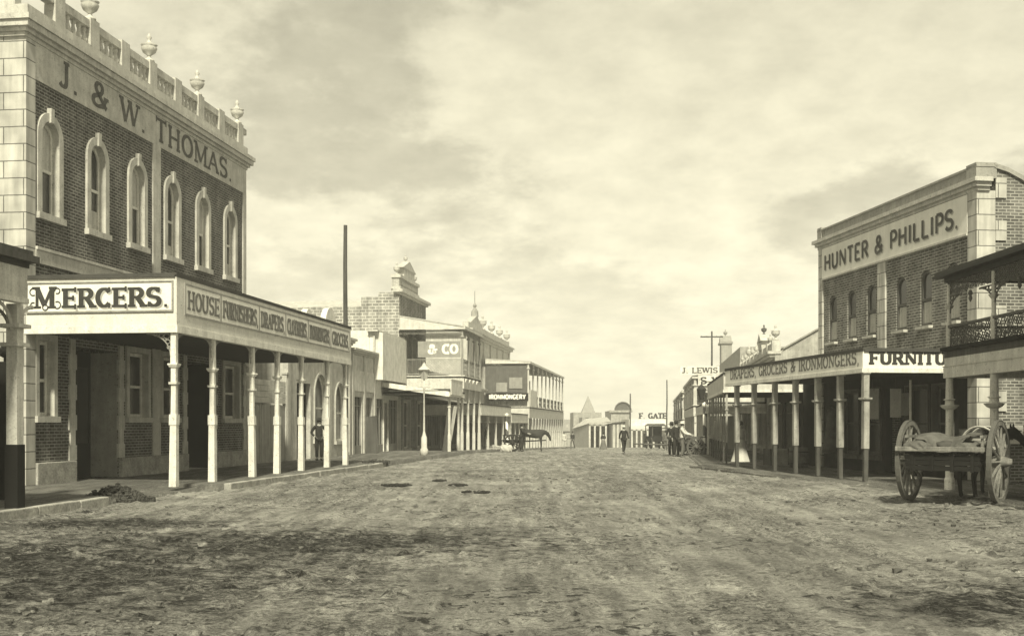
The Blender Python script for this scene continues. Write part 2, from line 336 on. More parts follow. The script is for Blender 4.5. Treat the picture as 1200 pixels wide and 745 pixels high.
# ------------------------------------------------------------------ building pieces
def front_wall(mb, sa, sb, za, zb, ops, depth=.2, out=0.0):
    """wall plane with real openings; ops = (centre, width, z0, z1, arched)"""
    ops = sorted(ops); cur = sa
    for c, w_, z0, z1, ar in ops:
        l, r = c - w_ / 2, c + w_ / 2
        mb.quad((out, cur, za), (out, l, za), (out, l, zb), (out, cur, zb)); cur = r
        if z0 > za: mb.quad((out, l, za), (out, r, za), (out, r, z0), (out, l, z0))
        if z1 < zb: mb.quad((out, l, z1), (out, r, z1), (out, r, zb), (out, l, zb))
        rim = [(l, z0), (r, z0)]
        if ar:
            sp = z1 - w_ / 2 * ar; pts = [(c + w_ / 2 * math.cos(R(a)), sp + w_ / 2 * ar * math.sin(R(a))) for a in range(0, 181, 15)]
            for a, b_ in zip(pts[:-1], pts[1:]): mb.quad((out, a[0], a[1]), (out, b_[0], b_[1]), (out, b_[0], z1), (out, a[0], z1 + 1e-4))
            rim += pts
        else: rim += [(r, z1), (l, z1)]
        for a, b_ in zip(rim, rim[1:] + rim[:1]): mb.quad((out, a[0], a[1]), (out, b_[0], b_[1]), (out - depth, b_[0], b_[1]), (out - depth, a[0], a[1]))
    mb.quad((out, cur, za), (out, sb, za), (out, sb, zb), (out, cur, zb))
def arch_pts(c, w_, z0, z1, ar):
    if not ar: return [(c - w_ / 2, z0), (c + w_ / 2, z0), (c + w_ / 2, z1), (c - w_ / 2, z1)]
    sp = z1 - w_ / 2 * ar
    return [(c - w_ / 2, z0), (c + w_ / 2, z0)] + [(c + w_ / 2 * math.cos(R(a)), sp + w_ / 2 * ar * math.sin(R(a))) for a in range(0, 181, 15)]
def frame_strip(mb, inner, outer, o0, o1):
    n = len(inner)
    for i in range(n):
        j = (i + 1) % n; a, b_, c, d = inner[i], inner[j], outer[j], outer[i]
        mb.quad((o1, *a), (o1, *b_), (o1, *c), (o1, *d)); mb.quad((o0, *d), (o0, *c), (o1, *c), (o1, *d)); mb.quad((o0, *a), (o0, *b_), (o1, *b_), (o1, *a))
def window(B, c, w_, z0, z1, ar=1.0, surround='stone_trim', sw=.24, depth=.2, sillh=.17, key=True, curtain=.5, framem='white_paint', out=0.0, curtain_top=False):
    pane = B.mb(); rim = arch_pts(c, w_ - .02, z0 + .01, z1 - .01, ar); pane.quad(*[(out - depth + .02, a, b_) for a, b_ in rim])
    if surround:
        sur = B.mb(); outer = arch_pts(c, w_ + 2 * sw, z0 - .002, z1 + sw, ar); frame_strip(sur, arch_pts(c, w_, z0, z1, ar), outer, out + .001, out + .07)
        i2 = arch_pts(c, w_ - .008, z0 + .004, z1 - .004, ar)
        for a_, b2 in zip(i2, i2[1:] + i2[:1]): sur.quad((out - depth + .03, *a_), (out - depth + .03, *b2), (out + .003, *b2), (out + .003, *a_))
        if key: sur.prism_s([(out + .0, z1 - .06), (out + .12, z1 - .03), (out + .13, z1 + sw + .13), (out + .0, z1 + sw + .13)], c - .08, c + .08)
        W = B.part(sur, 'window', surround)
        B.part(pane, 'pane', 'glass', W)
    else: W = B.part(pane, 'window', 'glass')
    fr = B.mb(); inner = arch_pts(c, w_ - .16, z0 + .1, z1 - .1, ar); frame_strip(fr, inner, arch_pts(c, w_ - .004, z0 + .002, z1 - .004, ar), out - depth + .025, out - depth + .07)
    zm = (z0 + z1) / 2 - .05; fr.box(out - depth + .022, out - depth + .075, c - w_ / 2 + .06, c + w_ / 2 - .06, zm - .04, zm + .04)
    B.part(fr, 'sash_frame', framem, W)
    if curtain:
        cu = B.mb(); 
        if curtain_top:
            cu.quad(*[(out - depth + .028, a, b_) for a, b_ in arch_pts(c, w_ - .17, zm + .04, z1 - .11, ar)])
        else: cu.box(out - depth + .024, out - depth + .03, c - w_ / 2 + .09, c + w_ / 2 - .09, z0 + .1, z0 + .1 + (zm - z0 - .14) * curtain)
        B.part(cu, 'curtain', 'curtain', W)
    si = B.mb(); si.box(out - .05, out + .14, c - w_ / 2 - sw - .04, c + w_ / 2 + sw + .04, z0 - sillh, z0 - .004); B.part(si, 'sill', surround or 'stone_trim', W)
    return W
def door(B, c, w_, z1, depth=.5, m='mid_paint', glass=True):
    z0 = B.zg; d = B.mb(); d.box(-depth - .06, -depth, c - w_ / 2, c + w_ / 2, z0, z1)
    for sx_ in (-1, 1):
        d.box(-depth, -depth + .03, c + sx_ * w_ / 4 - w_ * .17, c + sx_ * w_ / 4 + w_ * .17, z0 + .15, z0 + .85)
    D = B.part(d, 'door', m)
    if glass:
        g = B.mb()
        for sx_ in (-1, 1): g.box(-depth, -depth + .012, c + sx_ * w_ / 4 - w_ * .17, c + sx_ * w_ / 4 + w_ * .17, z0 + 1.0, z1 - .5)
        B.part(g, 'pane', 'glass', D)
    k = B.mb(); k.lathe((-depth + .05, c + .06, z0 + 1.0), [(.03, -.03), (.04, 0), (.03, .03)], 8); B.part(k, 'handle', 'iron_light', D)
    return D
def cornice(B, sa, sb, z, steps, m='stone_trim', name='cornice', ret=None):
    """steps = (out, z0, z1); wraps the near end when ret is the building depth"""
    mb = B.mb()
    for o, z0, z1 in steps:
        mb.box(-.3, o, sa - o, sb + o, z + z0, z + z1)
        if ret: mb.box(-ret, -.3, sa - o, sa + .2, z + z0, z + z1)
    return B.part(mb, name, m)
def urn(B, o, s_, z, k=1.0, m='stone_trim'):
    mb = B.mb(); mb.lathe((o, s_, z), [(.17 * k, 0), (.17 * k, .06 * k), (.07 * k, .12 * k), (.06 * k, .2 * k), (.2 * k, .3 * k), (.26 * k, .44 * k), (.22 * k, .5 * k), (.27 * k, .54 * k), (.08 * k, .62 * k), (.05 * k, .72 * k), (.09 * k, .78 * k), (.01, .92 * k)], 12)
    return B.part(mb, 'urn', m, smooth=True)
def lace(mb, P, u0, u1, v0, v1, cell, th=.012):
    """cast-iron lacework: rings, bars and little crosses; P maps (u,v) to a point"""
    nu = max(1, round((u1 - u0) / cell)); nv = max(1, round((v1 - v0) / cell)); cu = (u1 - u0) / nu; cv = (v1 - v0) / nv
    for i in range(nu):
        for j in range(nv):
            c = (u0 + (i + .5) * cu, v0 + (j + .5) * cv); pr = None; odd = (i + j) % 2
            rr = (.46 if odd else .34)
            for a in range(9):
                t_ = 2 * math.pi * a / 8; p = P(c[0] + rr * cu * math.cos(t_), c[1] + rr * cv * math.sin(t_))
                if pr is not None: mb.tube(pr, p, th, th, 4)
                pr = p
            mb.tube(P(c[0] - cu / 2, c[1] - cv / 2), P(c[0] + cu / 2, c[1] + cv / 2), th * .9, None, 4)
            if odd: mb.tube(P(c[0] - cu / 2, c[1] + cv / 2), P(c[0] + cu / 2, c[1] - cv / 2), th * .9, None, 4)
def bracket(mb, P, w_, h_, th=.014):
    """scrolled corner bracket filling the triangle under a beam; P(u,v) with v downwards from the beam"""
    pr = None
    for i in range(9):
        a = R(90 * i / 8); p = P(w_ * (1 - math.sin(a)) + .02, h_ * (1 - math.cos(a)) + .02)
        if pr is not None: mb.tube(pr, p, th * 1.2, None, 4)
        pr = p
    for cx_, cy_, r in ((.18, .16, .13), (.42, .13, .1), (.14, .42, .1), (.66, .08, .07), (.1, .68, .07), (.27, .3, .07)):
        pr = None
        for i in range(8):
            a = 2 * math.pi * i / 7; p = P(w_ * cx_ + r * w_ * math.cos(a), h_ * cy_ + r * h_ * math.sin(a))
            if pr is not None: mb.tube(pr, p, th, None, 4)
            pr = p
    mb.tube(P(.0, .01), P(w_, .01), th, None, 4)
def post_mesh(B, kind, o, s_, z0, z1, w_=.15, parent=None, name='post'):
    H = z1 - z0; mb = B.mb()
    jl = random.uniform(-.015, .015)
    def sq(r, za, zb, r2=None, oo=0, ss=0):
        r2 = r if r2 is None else r2
        pts = [(o + a * r + oo, s_ + b_ * r + ss, za) for a, b_ in ((-1, -1), (1, -1), (1, 1), (-1, 1))] + [(o + a * r2 + jl, s_ + b_ * r2, zb) for a, b_ in ((-1, -1), (1, -1), (1, 1), (-1, 1))]
        mb.add(pts, [(0, 3, 2, 1), (4, 5, 6, 7), (0, 1, 5, 4), (1, 2, 6, 5), (2, 3, 7, 6), (3, 0, 4, 7)])
    if kind == 'thomas':
        r = w_ / 2
        sq(r * 1.15, z0, z0 + H * .40, r * 1.0, -jl); sq(r * 1.2, z0 + H * .40 + .002, z0 + H * .47, r * 1.2); sq(r * .78, z0 + H * .47, z0 + H * .665, r * .74)
        sq(r * 1.25, z0 + H * .665, z0 + H * .68, r * 1.35); sq(r * .78, z0 + H * .68, z0 + H * .775); sq(r * 1.1, z0 + H * .775, z0 + H * .79, r * 1.5); sq(r * 1.55, z0 + H * .79, z0 + H * .80)
        sq(r * .85, z0 + H * .80, z1)
        p = B.part(mb, name, 'white_paint', parent)
    elif kind == 'dark_foot':
        r = w_ / 2
        sq(r * .86, z0 + H * .30, z0 + H * .745, r * .84); sq(r * 1.05, z0 + H * .745, z0 + H * .755, r * 1.5); sq(r * 1.5, z0 + H * .755, z0 + H * .77); sq(r * .84, z0 + H * .77, z1 - .03); sq(r * 1.2, z1 - .03, z1)
        p = B.part(mb, name, 'post_grey', parent)
        mb = B.mb(); sq(r * .62, z0, z0 + H * .299); 
        q = mb.build('painted_foot', 'timber', B.root if parent is None else parent)
    elif kind == 'round':
        r = w_ / 2; mb.lathe((o, s_, z0), [(r * 1.25, 0), (r * 1.25, .3), (r * 1.0, .36), (r * .95, H * .5), (r * .9, H * .72), (r * 1.7, H * .735), (r * 2.3, H * .76), (r * 1.1, H * .765), (r * 1.0, H * .80), (r * 1.5, H * .81), (r * .95, H * .82), (r * .85, H)], 12)
        p = B.part(mb, name, 'cream_paint', parent, smooth=False)
    else:
        r = w_ / 2; sq(r, z0, z0 + H * .3, r); sq(r * .8, z0 + H * .3, z0 + H * .8, r * .75); sq(r * 1.2, z0 + H * .8, z0 + H * .815); sq(r * .8, z0 + H * .815, z1); p = B.part(mb, name, kind, parent)
    return p
def verandah(B, sa, sb, out, zb, zt, posts, kind='white_paint', pw=.15, inner_z=None, fm='cream_paint', lacew=0, ends=(True, True), sm='soffit', beamh=.18, post_in=.12, lacem='grey_paint', roofm='tin_roof'):
    """single storey: roof slab, beam and fascia boards (zb..zt), posts as sub-parts"""
    inner_z = zt - .1 if inner_z is None else inner_z
    mb = B.mb(); mb.prism_s([(0.01, inner_z), (0.01, inner_z - .08), (out - .04, zt - .3), (out - .04, zt - .18)], sa + .04, sb - .04)
    V = B.part(mb, 'verandah', roofm)
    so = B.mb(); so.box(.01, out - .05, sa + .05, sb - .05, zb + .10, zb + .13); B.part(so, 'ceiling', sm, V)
    f = B.mb(); f.box(out - .04, out, sa, sb, zb + beamh, zt)
    if ends[0]: f.box(.01, out - .042, sa, sa + .04, zb + beamh, zt)
    if ends[1]: f.box(.01, out - .042, sb - .04, sb, zb + beamh, zt)
    B.part(f, 'fascia', fm, V)
    c = B.mb(); c.box(.01, out + .016, sa - .05, sb + .05, zt + .002, zt + .05); c.box(out + .001, out + .014, sa - .05, sb + .05, zt - .05, zt); 
    if ends[0]: c.box(.01, out - .03, sa - .05, sa - .002, zt - .05, zt)
    B.part(c, 'capping', 'lead', V)
    b_ = B.mb(); b_.box(out - .16, out + .025, sa - .02, sb + .02, zb, zb + beamh - .003)
    if ends[0]: b_.box(.01, out - .163, sa - .02, sa + .12, zb, zb + beamh - .003)
    B.part(b_, 'beam', 'white_paint' if fm != 'stucco_dull' else 'cream_paint', V)
    ss = sorted(posts)
    for s_ in ss:
        Yp = B.st.P(s_, B.d - out)[1]; post_mesh(B, kind, out - post_in, s_, gz(Yp) + .15 if Yp > 70 else .15, zb, pw, V)
    if lacew:
        for s_ in ss:
            mb = B.mb()
            for sg in (-1, 1):
                if s_ + sg * lacew > sb or s_ + sg * lacew < sa: continue
                bracket(mb, lambda u, v: (out - post_in, s_ + sg * (u + pw / 2), zb - v), lacew, lacew * 1.15)
            if s_ == ss[0] and ends[0]: bracket(mb, lambda u, v: (out - post_in - pw / 2 - u, s_, zb - v), lacew * 1.5, lacew * 1.3)
            if mb.v: B.part(mb, 'bracket', lacem, V)
    return V

# ================================================================== SETTING
def fbm(x, y, octs, seed):
    out = np.zeros_like(x); rs = np.random.RandomState(seed)
    for (fr, am) in octs:
        tab = rs.rand(256, 256); ox, oy = rs.rand(2) * 200
        xf, yf = x * fr + ox, y * fr + oy; xi = np.floor(xf).astype(int); yi = np.floor(yf).astype(int)
        u = xf - xi; v = yf - yi; u = u * u * (3 - 2 * u); v = v * v * (3 - 2 * v)
        a = tab[xi % 256, yi % 256]; b_ = tab[(xi + 1) % 256, yi % 256]; c = tab[xi % 256, (yi + 1) % 256]; d = tab[(xi + 1) % 256, (yi + 1) % 256]
        out += am * ((a * (1 - u) + b_ * u) * (1 - v) + (c * (1 - u) + d * u) * v - .5)
    return out
xs = np.concatenate([-np.geomspace(420, 18.5, 12), np.arange(-18, 18.01, .075), np.geomspace(18.5, 420, 12)])
ys = np.concatenate([[-120, -60, -30, -10, 0, 3], np.geomspace(4.5, 180, 640), np.geomspace(190, 560, 10)])
X, Y = np.meshgrid(xs, ys)
gzv = np.where(Y < 70, 0, np.where(Y < 175, -.0165 * (Y - 70), -1.7325))
det = ((np.abs(X) < 18.2) & (Y > 4) & (Y < 182)).astype(float)
amp = .5 + .9 * np.clip(fbm(X, Y, [(.22, 1)], 5) + .5, 0, 1)
# wheel ruts run with the street: noise stretched along it
rut = fbm(X - .12 * Y, Y * .14, [(1.3, .5), (3.1, .3), (6.5, .2)], 11)
Z = gzv + det * amp * (fbm(X, Y, [(.35, .045), (1.1, .025), (3.2, .022), (8.5, .036)], 3) + rut * .07)
clod = np.clip(fbm(X, Y, [(5.5, 1), (11, .5)], 21) - .30, 0, 1); Z += det * clod * .22
Z += .10 * np.clip((X - 6.2 - .0 * Y) / 2.5, 0, 1) * (Y < 70)
Z -= .03 * det
verts = np.stack([X.ravel(), Y.ravel(), Z.ravel()], 1); nx_ = len(xs); ny_ = len(ys)
idx = np.arange(nx_ * ny_).reshape(ny_, nx_); fc = np.stack([idx[:-1, :-1], idx[:-1, 1:], idx[1:, 1:], idx[1:, :-1]], -1).reshape(-1, 4)
me = bpy.data.meshes.new('street'); me.vertices.add(len(verts)); me.vertices.foreach_set('co', verts.ravel()); me.loops.add(fc.size); me.loops.foreach_set('vertex_index', fc.ravel())
me.polygons.add(len(fc)); me.polygons.foreach_set('loop_start', np.arange(0, fc.size, 4)); me.polygons.foreach_set('loop_total', np.full(len(fc), 4)); me.update(); me.validate()
me.polygons.foreach_set('use_smooth', np.ones(len(fc), dtype=bool))
def groundmat(name, lo, hi, dark, patches):
    m, t, b = newmat(name); n = t.nodes.new; L = t.links.new
    tc = n('ShaderNodeTexCoord')
    def noise(sc, det_, vec=None, ro=.6):
        k = n('ShaderNodeTexNoise'); k.inputs['Scale'].default_value = sc; k.inputs['Detail'].default_value = det_; k.inputs['Roughness'].default_value = ro; L(vec or tc.outputs['Object'], k.inputs['Vector']); return k.outputs[0]
    def mr(src, a, b_, lo_, hi_):
        r = n('ShaderNodeMapRange'); r.inputs['From Min'].default_value = a; r.inputs['From Max'].default_value = b_; r.inputs['To Min'].default_value = lo_; r.inputs['To Max'].default_value = hi_; L(src, r.inputs['Value']); return r.outputs[0]
    def mt(op, a, b_):
        q = n('ShaderNodeMath'); q.operation = op
        for i, v in enumerate((a, b_)):
            if hasattr(v, 'is_output'): L(v, q.inputs[i])
            else: q.inputs[i].default_value = v
        return q.outputs[0]
    mp = n('ShaderNodeMapping'); mp.inputs['Scale'].default_value = (1, .13, 1); mp.inputs['Rotation'].default_value = (0, 0, R(6)); L(tc.outputs['Object'], mp.inputs[0])
    base = mr(noise(.45, 8), .35, .65, lo, hi)
    base = mt('MULTIPLY', base, mr(noise(14, 6, ro=.75), .3, .7, .66, 1.30))
    base = mt('MULTIPLY', base, mr(noise(3.4, 6, mp.outputs[0], .65), .36, .64, .66, 1.18))
    mp2 = n('ShaderNodeMapping'); mp2.inputs['Scale'].default_value = (1, .03, 1); mp2.inputs['Rotation'].default_value = (0, 0, R(7)); L(tc.outputs['Object'], mp2.inputs[0])
    base = mt('MULTIPLY', base, mr(noise(3.0, 4, mp2.outputs[0]), .38, .62, .86, 1.06))
    mud = mr(noise(3.6, 10, ro=.78), .53, .58, 0, .9)           # trampled dark clods and dung
    mud = mt('MULTIPLY', mud, mr(noise(.16, 3), .40, .56, .2, 1))
    clod_shadow = mt('MULTIPLY', mr(noise(13.0, 9, ro=.85), .49, .54, 0, 1), mr(noise(.5, 5, mp.outputs[0]), .38, .60, .08, .95))  # fine dark specks paint the shadows of clods into the colour
    base = mt('MULTIPLY', base, mt('SUBTRACT', 1.0, mt('MULTIPLY', clod_shadow, .72)))
    base = mt('MULTIPLY', base, mr(noise(55, 4, ro=.8), .3, .7, .7, 1.3))
    if patches:
        s = n('ShaderNodeSeparateXYZ'); L(tc.outputs['Object'], s.inputs[0])
        for (px_, py_, rx, ry) in patches:
            dx = mt('DIVIDE', mt('SUBTRACT', s.outputs[0], px_), rx); dy = mt('DIVIDE', mt('SUBTRACT', s.outputs[1], py_), ry)
            rr = mt('SQRT', mt('ADD', mt('MULTIPLY', dx, dx), mt('MULTIPLY', dy, dy)), 0)
            rr = mt('ADD', rr, mt('MULTIPLY', mt('SUBTRACT', noise(2.6, 10, ro=.8), .5), 6.0))
            mud = mt('MAXIMUM', mud, mt('MULTIPLY', mr(rr, .45, 1.25, 1, 0), mr(noise(11, 8, ro=.8), .40, .52, .45, 1)))
    v = n('ShaderNodeMix'); v.data_type = 'FLOAT'; L(mud, v.inputs[0]); L(base, v.inputs[2]); v.inputs[3].default_value = dark
    vm = n('ShaderNodeVectorMath'); vm.operation = 'SCALE'; vm.inputs[0].default_value = WT; L(v.outputs[0], vm.inputs['Scale']); L(vm.outputs[0], b.inputs['Base Color'])
    b.inputs['Roughness'].default_value = .95; b.inputs['Specular IOR Level'].default_value = .1
    bp = n('ShaderNodeBump'); bp.inputs['Strength'].default_value = 1.0; bp.inputs['Distance'].default_value = .12
    L(mt('ADD', noise(9, 8, ro=.75), mt('MULTIPLY', noise(38, 4), .35)), bp.inputs['Height']); L(bp.outputs[0], b.inputs['Normal'])
    MATS[name] = m
groundmat('dirt', .29, .49, .028, [(-6.0, 14.0, 4.0, 4.2), (-3.4, 17.2, 4.0, 2.2), (-7.0, 20.5, 2.4, 1.2), (5.4, 11.2, 2.2, 1.5)])
groundmat('path_dirt', .20, .30, .1, [])
me.materials.append(MATS['dirt']); st_o = bpy.data.objects.new('street', me); COL.objects.link(st_o); tag(st_o, kind='structure')

def footpath(name, st, dk, dw, s0, s1, gap=None, zt=.15):
    mb = MB(); s_ = s0; rows = []
    while s_ <= s1:
        Yv = st.P(s_, dk)[1]; z = gz(Yv) + zt; zo = z
        if gap: 
            g0, g1 = gap
            if g0 < s_ < g1: zo = z - .11 * min(1, (s_ - g0) / .8, (g1 - s_) / .8)
        rows.append([st.P(s_, dk - (dk - dw) * k / 6, zo if k == 0 else (z if k > 1 else (z + zo) / 2) + random.uniform(-.006, .006)) for k in range(7)])
        rows[-1].insert(0, st.P(s_, dk, zo - .3)); s_ += .5
    n = 8; pts = [p for r in rows for p in r]
    mb.add(pts, [(i * n + j, i * n + j + 1, (i + 1) * n + j + 1, (i + 1) * n + j) for i in range(len(rows) - 1) for j in range(n - 1)])
    for r in (rows[0], rows[-1]): mb.add(r + [(r[-1][0], r[-1][1], r[-1][2] - .5), (r[0][0], r[0][1], r[0][2] - .5)], [tuple(range(len(r) + 2))])
    o = mb.build(name, 'path_dirt'); tag(o, kind='structure'); 
    for p in o.data.polygons: p.use_smooth = True
    return o
def kerb(st, dk, s0, s1, zt=.16, L=1.6, name='kerb', m='kerb_stone'):
    mb = MB(); s_ = s0
    while s_ < s1 - .2:
        e = min(s_ + L - .02, s1); j = random.uniform(-.015, .015); a = st.P(s_, dk + j); b_ = st.P(e, dk + j); c = st.P(e, dk + .2 + j); d = st.P(s_, dk + .2 + j)
        za = gz(a[1]) + zt + random.uniform(-.015, .01); zb_ = gz(b_[1]) + zt + random.uniform(-.015, .01)
        P = [(*a[:2], za - .4), (*b_[:2], zb_ - .4), (*c[:2], zb_ - .4), (*d[:2], za - .4), (*a[:2], za), (*b_[:2], zb_), (*c[:2], zb_), (*d[:2], za)]
        mb.add(P, [(0, 3, 2, 1), (4, 5, 6, 7), (0, 1, 5, 4), (1, 2, 6, 5), (2, 3, 7, 6), (3, 0, 4, 7)]); s_ += L
    o = mb.build(name, m, bevel=.02); return tag(o, kind='structure')
ca = math.cos(LS.th)
dL, dA = 16.5 * ca, 12.44 * ca         # left facade and verandah lines
DK = 11.62 * ca
DK0 = 12.12 * ca
sA, sB = 24.4 * 1.0, 28.6
footpath('footpath', LS, DK0 + .15, dL, 8, 30.0, (24.6 - .6, 30.5))
footpath('footpath', LS, DK + .15, 13.0, 29.0, 150)
footpath('footpath', LS, 13.1, dL, 29.9, 150, zt=.146)
kerb(LS, DK0 - .05, 8, 24.6 - 1.0); kerb(LS, DK - .05, 29.4, 46.6); kerb(LS, DK + .3, 47.6, 140, zt=.13)
drF = 17.43 * ca; drA = 14.13 * ca
footpath('footpath', RS, drA - .75, drF, 20, 44, zt=.13); kerb(RS, drA - .95, 20, 44.5, zt=.10, m='path_dirt')
footpath('footpath', R2, 2.0, 5.9, 44.3, 145, zt=.14); kerb(R2, 1.85, 44.3, 140, zt=.11, m='path_dirt')

# ================================================================== LEFT: the corner drapery, J. & W. Thomas
s0 = LS.S(28, dL)
T = Bld('drapery_store', LS, dL, s0, 'two storey brick store with balustraded parapet, urns and big painted name, left foreground', 'shop')
sE = T.S(287); zF = T.Z(91, T.S(36))       # underside of the frieze
print('thomas', s0, sE, zF, 'dA check', LS.D(207, s0), dA)
outA = dL - LS.D(207, s0)
wc = [T.S(p) for p in (57, 113, 160, 201, 237, 269)]
z_s, z_t = 7.3, 9.8
g_ops = [(T.S(52.5), T.S(61) - T.S(43.5), 1.95, 3.95, 0), ((T.S(138) + T.S(86.6)) / 2, T.S(138) - T.S(86.6), .15, 3.9, 0), (T.S(161), T.S(172) - T.S(150), 1.95, 3.95, 0), (T.S(197.5), T.S(206) - T.S(190), 1.95, 3.95, 0),
         (T.S(233), T.S(247) - T.S(219), .15, 3.9, 0), (T.S(270.5), T.S(279) - T.S(262), 1.95, 3.95, 0)]
mb = T.mb(); front_wall(mb, s0 + .45, sE, .15, 5.95, g_ops, .22); front_wall(mb, s0 + .45, sE, 5.95, zF, [(c, .86, z_s, z_t, 1) for c in wc], .2)
mb.quad((0, sE, .15), (-12, sE, .15), (-12, sE, 12), (0, sE, 12)); mb.quad((-12, s0, .15), (-12, sE, .15), (-12, sE, 12), (-12, s0, 12))
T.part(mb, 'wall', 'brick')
mb = T.mb(); mb.box(-12, .06, s0, s0 + .45, .15, 12.0); T.part(mb, 'side_wall', 'ashlar')
mb = T.mb(); mb.box(-11.9, -.3, s0 + .4, sE - .1, 11.6, 11.7); T.part(mb, 'roof', 'tin_roof')
mb = T.mb(); mb.box(-.3, .05, s0 + .45, sE + .02, zF, 11.75); fr = T.part(mb, 'frieze', 'stone_trim')
cornice(T, s0, sE, 11.7, [(.08, 0, .1), (.16, .1, .2), (.26, .2, .36), (.32, .36, .5)], ret=12)
mb = T.mb(); mb.box(-.02, .08, s0 + .45, sE, 5.95, 6.3); mb.box(-.02, .12, s0 + .45, sE, 6.3, 6.38); T.part(mb, 'string_course', 'stone_trim')
pieces(T, 'pilaster', 'stone_trim', [(-.02, .05, T.S(178), T.S(187), 6.39, zF - .003), (-.02, .05, T.S(178), T.S(187), .73, 5.94), (-.02, .05, sE - .3, sE + .03, 6.39, zF - .003)])
pieces(T, 'plinth', 'kerb_stone', [(-.02, .12, s0 + .46, T.S(86), .1, .72), (-.02, .12, T.S(139), T.S(218), .1, .72), (-.02, .12, T.S(248), sE + .03, .1, .72)], bevel=.02)
# quoins beside the doors
for p in (T.S(84), T.S(141), T.S(216), T.S(251), sE - .1):
    mb = T.mb()
    for k in range(8): w_ = .13 if k % 2 else .2; mb.box(-.02, .05, p - w_, p + w_, .73 + k * .42, .73 + k * .42 + .42)
    T.part(mb, 'quoins', 'stone_trim')
for i, c in enumerate(wc): window(T, c, .86, z_s, z_t, 1, sw=.22, curtain=[.9, .5, .6, .3, .8, .4][i], curtain_top=(i % 2 == 0))
for i in (0, 2, 3, 5): c, w_, a, b_, r_ = g_ops[i]; window(T, c, w_, a, b_, 0, sw=.17, key=False, depth=.22, curtain=0)
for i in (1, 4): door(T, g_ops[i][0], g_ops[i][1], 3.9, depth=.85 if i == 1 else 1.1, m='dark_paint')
mb = T.mb(); c, w_ = g_ops[1][:2]; mb.box(-.85, -.01, c + w_ / 2 - .03, c + w_ / 2 - .004, .16, 3.88); T.part(mb, 'door_reveal', 'grey_paint'); mb = T.mb(); c, w_ = g_ops[4][:2]; mb.box(-1.15, -.01, c + w_ / 2 - .03, c + w_ / 2 - .004, .16, 3.88); T.part(mb, 'door_shade_panel', 'dark_paint')  # second panel is dark to paint the shade inside the doorway
c, w_ = g_ops[1][:2]
# parapet balustrade: dies on a 1.9 m rhythm, balusters between, urns on every other die
pan = [25.8, 27.5, 29.2, 30.7, 32.3, 33.9, 35.5, 37.1]
pan = [T.S(p) for p in (-38, 45 - 47, 45, 91, 130, 162, 192.7, 220.5, 245.6, 269)][1:]
step = (pan[-1] - pan[1]) / 7; dies = [pan[1] + step * (k - .5) for k in range(-1, 9)]
dies = [d for d in dies if s0 - .1 < d < sE + 1]
zb0 = 12.2
mb = T.mb(); mb.box(-.25, .1, s0, sE + .05, zb0, zb0 + .34); mb.box(-.2, .06, s0, sE + .02, zb0 + .84, zb0 + 1.06)
mb.box(-12, -.25, s0, s0 + .3, zb0, zb0 + 1.06)
for i, d in enumerate(dies): d = min(d, sE - .2); mb.box(-.24, .09, d - .26, d + .26, zb0 + .342, zb0 + 1.14)
Bp = T.part(mb, 'parapet', 'stone_trim')
for a, b_ in zip(dies[:-1], dies[1:]):
    n = 5
    for k in range(n): mb = T.mb(); mb.lathe((-.07, a + .2 + (min(b_, sE - .2) - .2 - a - .2) * (k + .5) / n, zb0 + .2), [(.05, .12), (.06, .16), (.10, .27), (.06, .42), (.05, .5), (.08, .56), (.06, .66)], 6); T.part(mb, 'baluster', 'stone_trim', Bp)
for p in (103 - 78, 103, 171, 226, 274):
    c = min(dies, key=lambda q: abs(q - T.S(p))); c = min(c, sE - .2)
    urn(T, -.07, c, zb0 + 1.14, 1.0)
a, b_ = T.S(63), T.S(270); facade_text(T, fr, 'J. & W. THOMAS.', T.S(66), T.S(270), .052, zF + .16, .76, m='ink_grey', T=.25, t_=.12)
# verandah
posts = [T.S(p, outA) for p in (212, 254, 300, 329, 357, 387, 408)]; posts[0] = s0 + .12
vE = T.S(411, outA); zb_, zt_ = 4.05, 5.5
V = verandah(T, s0, vE, outA, zb_, zt_, posts, 'thomas', .20, inner_z=5.45, lacew=.42, ends=(True, True), fm='sign_cream', pw=.2) if False else verandah(T, s0, vE, outA, zb_, zt_, posts, 'thomas', .165, inner_z=5.3, lacew=.42, fm='sign_cream')
# far part of the verandah runs past the end of the shop; sign panels with the trades
segs = [216, 258, 303, 334, 360.5, 387, 409]; words = ['HOUSE', 'FURNISHERS,', 'DRAPERS,', 'CLOTHIERS,', 'IRONMONGERS,', 'GROCERS,']
for i, wd in enumerate(words):
    a, b_ = T.S(segs[i], outA), T.S(segs[i + 1], outA)
    mb = T.mb(); mb.box(outA + .0, outA + .02, a + .05, b_ - .05, 4.58, 5.3); sg = T.part(mb, 'sign_panel', 'sign_white', V)
    mb = T.mb()
    for (x0, x1, z0, z1) in ((a + .0, b_, 4.53, 4.575), (a, b_, 5.305, 5.35), (a, a + .045, 4.576, 5.304), (b_ - .045, b_, 4.576, 5.304)): mb.box(outA, outA + .026, x0, x1, z0, z1)
    T.part(mb, 'panel_moulding', 'grey_paint', V)
    facade_text(T, V, wd, a + .17, b_ - .1, outA + .022, 4.68, .50, m='ink_faded', T=.24, t_=.13)
mb = T.mb(); mb.box(.12, outA - .12, s0 - .02, s0 - .0, 4.62, 5.32); T.part(mb, 'sign_panel', 'sign_white', V)
mb = T.mb()
for (x0, x1, z0, z1) in ((.08, outA - .08, 4.575, 4.615), (.08, outA - .08, 5.325, 5.365), (.08, .118, 4.616, 5.324), (outA - .118, outA - .08, 4.616, 5.324)): mb.box(x0, x1, s0 - .045, s0, z0, z1)
T.part(mb, 'panel_moulding', 'grey_paint', V)
